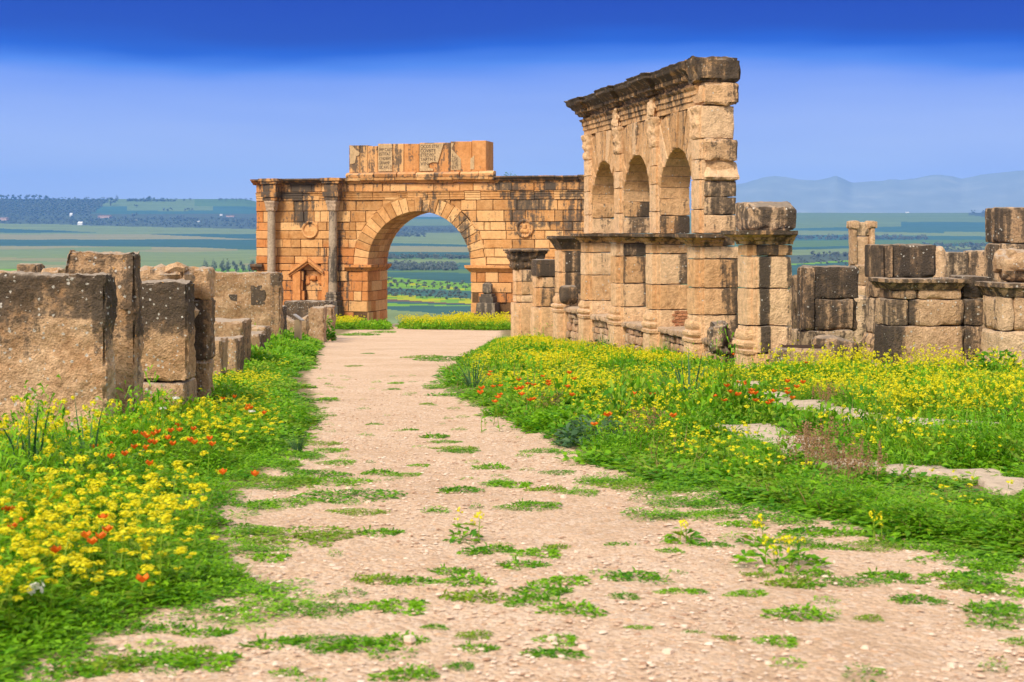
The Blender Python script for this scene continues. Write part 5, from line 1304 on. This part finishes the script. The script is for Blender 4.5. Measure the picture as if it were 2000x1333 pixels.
WL = '''500 990 60,560 985 90,690 975 150,700 1003 90,1040 992 100,1030 985 40,850 998 25,570 1055 190,500 1078 90,520 1092 70,620 1050 60,740 1045 70,470 1140 60,500 1165 80,640 1192 120,770 1187 100,740 1135 70,880 1120 60,810 1140 70,910 1140 80,960 1080 80,1050 1085 70,1090 1072 40,1020 1110 70,1210 1072 55,1310 1082 40,1240 1135 80,1100 1140 80,930 1172 90,1060 1160 80,1040 1180 90,1120 1198 90,1220 1170 45,1325 1162 60,
640 1255 130,540 1255 90,700 1262 110,780 1250 80,1090 1282 90,1090 1252 60,930 1242 50,930 1268 60,850 1225 40,790 1318 90,300 1290 190,390 1285 120,210 1298 120,400 1235 80,330 1225 70,1560 1205 90,1390 1072 60,1460 1165 60,1550 1145 80,1580 1150 50,1680 1143 110,1590 1125 50,1790 1175 70,1520 1255 60,1420 1250 40,1710 1072 110,1620 1075 60,1640 1050 80,1580 1045 80,1690 1048 90,1800 1070 120,1900 1100 160,1960 1095 110,1850 1130 70,1910 1125 70,1960 1155 90,1880 1150 60,1940 1192 80,
1950 1225 50,1990 1255 50,1360 1160 30,1930 1110 70,1400 985 130,1380 1010 90,1500 1010 150,1560 1000 90,1660 1010 120,1450 1030 60,1330 990 80,1240 955 110,1180 945 80,1130 965 70,1280 935 90,890 875 70,870 862 50,850 852 40,900 880 60,620 867 70,560 890 90,640 880 60,610 930 120,530 950 150,740 925 50,790 930 60,900 960 60,1000 950 60,1070 960 60,650 945 110,560 925 90,690 715 25,770 760 18,775 748 22,835 790 20,800 840 25,730 830 25,
660 905 60,870 705 80,830 700 60,700 655 60,750 650 40,720 690 20,610 800 40,620 815 50,640 780 30,600 760 30,1150 880 60,1060 880 60,960 915 50,1090 925 60,820 910 30,1480 1130 50,1790 1140 40,1350 1240 30,560 1310 50,900 1300 30,1250 1230 40,1700 1210 40,1730 1130 70,480 1035 90,430 1050 60,440 1110 70,450 1190 60,380 1265 60,150 1310 90'''
for i, w in enumerate(WL.replace('\n', '').split(',')):
    px, py, wd = (float(q) for q in w.split()); D = 3750 / (py - 594); x = (px - 1000) * D / F; s_ = max(.1, wd * D / F * 1.25)
    dd = min(1.6, max(.7, rs.uniform(.7, 1.3))) * (1 if D < 16 else 1.6)
    tag(link(WDB[i % 4] if s_ > .3 else WD[i % 6], 'weed', (x, D, G(x, D)), U(-.3, .3), (s_, s_ * dd * .75, s_ * (.95 if s_ > .3 else 1.4))), 'flat green weed patch growing through the gravel of the path', 'weed', 'low weeds on the gravel path')
small = []
for k in range(900):
    y = 5 + 22 * U() ** 1.6; l, r_ = interp(PL_E, y), interp(PR_E, y); x = U(l, r_)
    near = min(x - l, r_ - x)
    if U() > .22 + .8 * math.exp(-near / .35): continue
    if nz(x, y, 1.3, 44) < -.1: continue
    small.append((pick(C_FINE), x, y, G(x, y) - .005, U(0, 6.3), U(.25, .7), U(.15, .4), rs.normal(0, .15)))
o = link(merge('scattered_sprouts', small), 'scattered_sprouts'); o['kind'] = 'stuff'; o['label'] = 'tiny green sprouts scattered over the gravel'
for (px, py, n, lb) in ((905, 1055, 5, 'small yellow-flowered rosette in the middle of the path'), (1525, 1112, 8, 'leafy yellow-flowered plant on the right of the path'), (1720, 1060, 3, 'low plant with a few dandelion-yellow heads at the path edge'), (1480, 1068, 3, 'pair of yellow flowers on short stems on the path'), (1330, 1062, 2, 'tiny yellow flower beside a weed on the path')):
    D = 3750 / (py - 594); k = D / F; p = mustard(.16, n, .008, 8, 10, .09 if n > 4 else .05); p2 = clump(110 if n > 6 else 30, .20 if n > 6 else .08, .10 if n > 6 else .04, .07, .03); p.q += p2.q; p.m += p2.m; p.t += p2.t; x = (px - 1000) * k
    tag(link(merge('flowering_rosette', [(p, 0, 0, 0, 0, 1, 1, 0)]), 'flowering_rosette', (x, D, G(x, D))), lb, 'flower')
# white flower spike at the lower left and two pale umbels
p = Pr(); p.blade(np.zeros(3), np.array((.3, .1, 1.)), .22, .008, LEAF, .4, 2, .2); p.head(np.array((.05, .02, .21)), .035, 22, WHT, .012)
tag(link(merge('white_flower', [(p, 0, 0, 0, 0, 1, 1, 0)]), 'white_flower', (-1.98, 5.75, G(-1.98, 5.75))), 'white blossom low in the left corner', 'flower')
p = Pr(); q = p.blade(np.zeros(3), np.array((.1, .0, 1.)), .7, .008, OLV, .4, 3, .1); p.head(q, .035, 34, WHT, .010, .5, .45); um = merge('umbel_flower', [(p, 0, 0, 0, 0, 1, 1, 0)])
for (px, py, D, lb) in ((326, 777, 12.0, 'tall cream umbel in front of the low base stone'), (475, 803, 12.5, 'cream umbel in the green verge beside the path'), (300, 797, 11.8, 'tilted cream umbel left of the tall one')):
    x = (px - 1000) * D / F; tag(link(um, 'umbel_flower', (x, D, G(x, D)), 0, (1, 1, ((HZ - py) * D / F - G(x, D)) / .7)), lb, 'flower')
b = clump(40, .3, .35, .12, .06, LEAF, .2); s_, z_ = A(988, 344); xw = AX + s_ * math.cos(TH) + 1.0 * math.sin(TH); yw = AY - s_ * math.sin(TH) + 1.0 * math.cos(TH)
tag(link(merge('wall_plant', [(b, 0, 0, 0, 0, 1, 1, 0)]), 'wall_plant', (xw, yw, z_ - .02)), 'small dark plant rooted on top of the arch', 'plant')
# ------------------------------------------------------------------ gravel
def pebble(sd):
    p = Pr(); r_ = np.random.RandomState(sd); n, m = 6, 3; ring = []
    for i in range(m + 1):
        ph = -math.pi / 2 * .6 + (math.pi * .8) * i / m; rad = math.cos(ph) * (1 if i < m else .5)
        ring.append([np.array((rad * math.cos(6.283 * j / n) * r_.uniform(.75, 1.2), rad * math.sin(6.283 * j / n) * r_.uniform(.75, 1.2), .65 * math.sin(ph))) for j in range(n)])
    for i in range(m):
        for j in range(n): p.quad(ring[i][j], ring[i][(j + 1) % n], ring[i + 1][(j + 1) % n], ring[i + 1][j], 0, .5)
    for j in (0, 2, 4): p.quad(ring[m][j], ring[m][(j + 1) % n], ring[m][(j + 2) % n], (ring[m][0] + ring[m][3]) / 2, 0, .5)
    return p
PB = [pebble(i) for i in range(8)]
def gravel_mat():
    m, nt, b, o = newmat('pebble'); at = N(nt, 'ShaderNodeAttribute', attribute_name='tint'); s = N(nt, 'ShaderNodeSeparateColor'); nt.links.new(at.outputs['Color'], s.inputs[0])
    c = ramp(nt, s.outputs[0], [(0, (.34, .19, .12)), (.2, (.56, .38, .26)), (.5, (.66, .50, .38)), (.8, (.74, .62, .50)), (.93, (.64, .37, .22)), (1, (.45, .38, .34))])
    n = tex(nt, N(nt, 'ShaderNodeTexCoord').outputs['Object'], 70, 4).outputs[0]; g = N(nt, 'ShaderNodeVectorMath', operation='SCALE'); nt.links.new(c, g.inputs[0]); nt.links.new(mathn(nt, 'MULTIPLY_ADD', n, .6, .7), g.inputs['Scale'])
    nt.links.new(g.outputs[0], b.inputs['Base Color']); return m
M['peb'] = gravel_mat()
items = []
for k in range(26000):
    y = 4.7 + 21 * U() ** 2.0; l, r_ = interp(PL_E, y) - .2, interp(PR_E, y) + .3; x = U(l, r_)
    if nz(x, y, 1.1, 50) + .35 * nz(x, y, 4, 51) < -.25: continue
    s_ = min(.013, .0038 * (1 / max(.06, U())) ** .55)
    items.append((PB[k % 8], x, y, G(x, y) + .006, U(0, 6.3), s_ * U(.8, 1.5), s_ * U(.3, .7), U(-.5, .25)))
me = merge('gravel', items); me.materials.clear(); me.materials.append(M['peb']); me.polygons.foreach_set('material_index', np.zeros(len(me.polygons), dtype=np.int32))
o = link(me, 'gravel'); o['kind'] = 'stuff'; o['label'] = 'loose pinkish gravel strewn over the path'
pm = [merge('loose_stone', [(p, 0, 0, 0, 0, 1, 1, 0)]) for p in PB[:4]]
for me in pm: me.materials.clear(); me.materials.append(M['peb']); me.polygons.foreach_set('material_index', np.zeros(len(me.polygons), dtype=np.int32))
for i, (px, py, s_) in enumerate(((895, 1190, 16), (1140, 1270, 20), (1690, 1270, 16), (1305, 1280, 22), (720, 985, 12), (1245, 1002, 12), (1080, 1255, 22), (800, 1253, 26), (1500, 1300, 14), (1860, 1305, 20), (1100, 975, 14), (680, 958, 12), (1780, 1022, 14), (520, 915, 12), (980, 1340, 22), (1580, 1260, 14))):
    D = 3750 / (py - 594); k = D / F; x = (px - 1000) * k; tag(link(pm[i % 4], 'loose_stone', (x, D, G(x, D) + s_ * k * .2), i, (s_ * k * .6,) * 3), 'loose fist-sized stone lying on the gravel path', 'stone', 'loose stones on the path')
# ------------------------------------------------------------------ trees and farms of the valley
def crown_pr(n, rx, rz, leaf):
    p = Pr(); lob = [(rs.normal(0, .45, 3), U(.4, .75)) for _ in range(6)]
    for i in range(n):
        c, r_ = lob[rs.randint(6)]; v = rs.normal(0, 1, 3); v /= np.linalg.norm(v); q = (c + v * r_ * U(.5, 1)) * np.array((rx, rx, rz))
        a = rs.normal(0, 1, 3); a /= np.linalg.norm(a); b = np.cross(a, v); b /= np.linalg.norm(b) + 1e-6
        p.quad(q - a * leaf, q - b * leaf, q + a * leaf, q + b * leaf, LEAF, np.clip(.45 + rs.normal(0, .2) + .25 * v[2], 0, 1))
    return p
def crownmesh(n, rx, rz, leaf):
    me = merge('crown', [(crown_pr(n, rx, rz, leaf), 0, 0, 0, 0, 1, 1, 0)]); me.materials.clear(); me.materials.append(M['tree']); me.polygons.foreach_set('material_index', np.zeros(len(me.polygons), dtype=np.int32)); return me
def trunkmesh():
    m = MB(); n = 6; vs = []
    for (z, r_) in ((-.6, .09), (.0, .075), (.35, .05), (.7, .03)):
        for j in range(n): vs.append(Vector((r_ * math.cos(6.283 * j / n), r_ * math.sin(6.283 * j / n), z)))
    m.add(vs, [[i * n + j, i * n + (j + 1) % n, (i + 1) * n + (j + 1) % n, (i + 1) * n + j] for i in range(3) for j in range(n)], [(.5, 0, 0)] * len(vs))
    o = m.build('trunk', M['bark']); me = o.data; bpy.data.objects.remove(o); return me
CR = [crownmesh(220, .5, .42, .085) for _ in range(4)]; CT = [crownmesh(200, .36, .7, .085) for _ in range(2)]; TK = trunkmesh()
def tree(name, px, py, w, lb, grp=None, tall=False, h=None):
    q = T(px, py); s_ = w * q.y / F; e = empty(name, q, U(0, 6.3), lb, 'tree', grp)
    c = link((CT if tall else CR)[rs.randint(2 if tall else 4)], 'crown', (0, 0, s_ * (.85 if tall else .62)), 0, (s_, s_, s_)); c.parent = e
    t = link(TK, 'trunk', (0, 0, 0), 0, (s_, s_, s_)); t.parent = e
for row, (yl, yr, w, dx) in enumerate(((553, 560, 9, 14), (560, 569, 10, 15), (569, 578, 9, 10), (577, 586, 9, 9))):
    x = 748
    while x < 935:
        tree('olive_tree', x, yl + (yr - yl) * (x - 757) / 163 + U(-2, 2), w * U(.75, 1.15), 'grey-green olive tree of the rows seen through the arch', 'olive rows seen through the arch'); x += dx * U(.8, 1.3)
def grove(name, lb, x0, x1, ya, yb, n, w):
    it = []
    for k in range(n):
        px = U(x0, x1); t = (px - x0) / (x1 - x0); y = (ya(t) + (yb(t) - ya(t)) * U()) if callable(ya) else U(ya, yb)
        q = T(px, y); s_ = w * U(.7, 1.2) * q.y / F; it.append((GP[rs.randint(3)], q.x, q.y, q.z + s_ * .3, U(0, 6.3), s_, s_, rs.normal(0, .1)))
    me = merge(name, it); me.materials.clear(); me.materials.append(M['tree']); me.polygons.foreach_set('material_index', np.zeros(len(me.polygons), dtype=np.int32))
    o = link(me, name); o['kind'] = 'stuff'; o['label'] = lb
GP = [crown_pr(46, .5, .45, .17) for _ in range(3)]
grove('tree_belt', 'upper belt of trees across the valley seen through the arch', 745, 935, 502, 507, 90, 8); grove('tree_belt', 'broad grove seen through the arch above the dark teal field', 745, 890, 518, 529, 190, 10)
grove('tree_belt', 'dark grove at the upper left of the arch opening', 745, 830, 456, 463, 90, 6); grove('tree_belt', 'thin tree line under the far hills in the arch opening', 745, 935, 446, 454, 130, 4)
grove('orchard', 'dark orchard plain below the far left hills', -60, 520, lambda t: 421 + 8 * t, lambda t: 435 + 12 * t, 520, 5); 
it = []
for r_ in range(40):                               # planted rows running down the hill
    x0 = -150 + r_ * 9.5
    for k in range(13):
        y = 391 + k * 2.5 ; px = x0 + k * 5.2
        if px > 214 - (y - 391) * 1.2 or px < -80: continue
        q = T(px, y); s_ = 6.5 * q.y / F; it.append((GP[rs.randint(3)], q.x, q.y, q.z + s_ * .25, U(0, 6.3), s_, s_ * .9, rs.normal(0, .1)))
me = merge('hillside_orchard', it); me.materials.clear(); me.materials.append(M['tree']); me.polygons.foreach_set('material_index', np.zeros(len(me.polygons), dtype=np.int32)); o = link(me, 'hillside_orchard'); o['kind'] = 'stuff'; o['label'] = 'regular rows of orchard trees on the far left hillside'
grove('tree_belt', 'long dark tree belt across the fields at right', 1540, 1812, 463, 469, 190, 6); grove('tree_belt', 'tree belt above the back wall at right', 1800, 1965, 478, 489, 120, 7); grove('tree_belt', 'tree line climbing the far ridge at the right edge', 1900, 2050, 411, 416, 60, 5)
for i in range(9): tree('field_tree', 1590 + i * 10 + U(-3, 3), 502 + U(-1, 1), 11, 'dark rounded tree in the group left of the slender far pier', 'tree group left of the far pier')
for i in range(24): tree('field_tree', 1560 + (i * 37) % 105, 506 + (i * 13) % 12, 6, 'small grove tree below the rounded trees left of the far pier', 'small grove trees left of the far pier')
for i, px in enumerate((400, 416, 432, 447, 460, 473, 486, 497)): tree('field_tree', px + U(-3, 3), 531, 15, 'grey-green tree of the short row left of the arch', 'tree row left of the arch', True)
for i in range(8): tree('skyline_tree', 3 + 12.5 * i, 390, 9, 'round tree on the skyline at the far left', 'round trees on the far left skyline')
tree('skyline_tree', 228, 393, 7, 'tall lone tree on the left skyline', None, True); tree('skyline_tree', 291, 392, 10, 'taller crown in the middle of the skyline hedge'); tree('skyline_tree', 216, 402, 15, 'round dark tree where the orchard track meets the hill'); tree('skyline_tree', 267, 406, 6, 'lone tree on the green hillside'); tree('hill_tree', 260, 427, 10, 'dark tree beside the pink farmhouse')
grove('skyline_hedge', 'dark hedge along the left skyline', 250, 345, 391, 394, 60, 5)
for px in (360, 371, 428, 433, 441, 455, 462, 470, 480, 490): tree('skyline_tree', px, 392, 4.5, 'tiny tree on the skyline left of the arch', 'tiny trees on the skyline left of the arch')
for px in (320, 327, 335, 362, 367, 374): tree('hill_tree', px, 411 + U(-1, 2), 5, 'small tree on the hillside below the skyline', 'small trees on the far hillside')
def house(px, py, w, h, mat, lb, gable=False):
    q = T(px, py); k = q.y / F; e = empty('farmhouse', q, 0, lb, 'house'); m = MB(); W_, H_, d = w * k / 2, h * k, w * k * .4
    rblock(m, -W_, W_, -d, d, -3, H_, W_, .2, .2, .05, .5); m.build('wall', M[mat], e)
    m = MB(); rh = H_ * (.7 if gable else .18); o_ = W_ * 1.06
    vs = [Vector(v) for v in ((-o_, -d * 1.1, H_ + .1), (o_, -d * 1.1, H_ + .1), (o_, d * 1.1, H_ + .1), (-o_, d * 1.1, H_ + .1), (-o_ * .9, 0, H_ + rh), (o_ * .9, 0, H_ + rh))]
    m.add(vs, [[0, 1, 5, 4], [2, 3, 4, 5], [0, 4, 3], [1, 2, 5], [3, 2, 1, 0]], [(.5, 0, 0)] * 6); m.build('roof', M['roof' if mat == 'pinkwall' else mat], e, smooth=False)
house(139, 424, 5, 4.5, 'whitewash', 'white tower-like farmhouse below the orchard hill', True); house(157, 440, 9, 4, 'whitewash', 'white tent-shaped barn at the edge of the plain', True); house(205, 426, 23, 4.5, 'pinkwall', 'long pink farmhouse on the left plain')
house(6, 431, 18, 5, 'pinkwall', 'pink farm cluster at the far left edge'); house(432, 422, 5, 3, 'whitewash', 'small white house left of the arch'); house(266, 432, 4, 2.5, 'whitewash', 'tiny white shed beside the dark tree'); house(388, 434, 5, 2, 'whitewash', 'low white shed on the plain left of the arch'); house(450, 424, 16, 2.5, 'pinkwall', 'low pinkish farm row left of the arch'); house(1772, 416, 6, 2, 'whitewash', 'tiny pale house under the right-hand mountains')
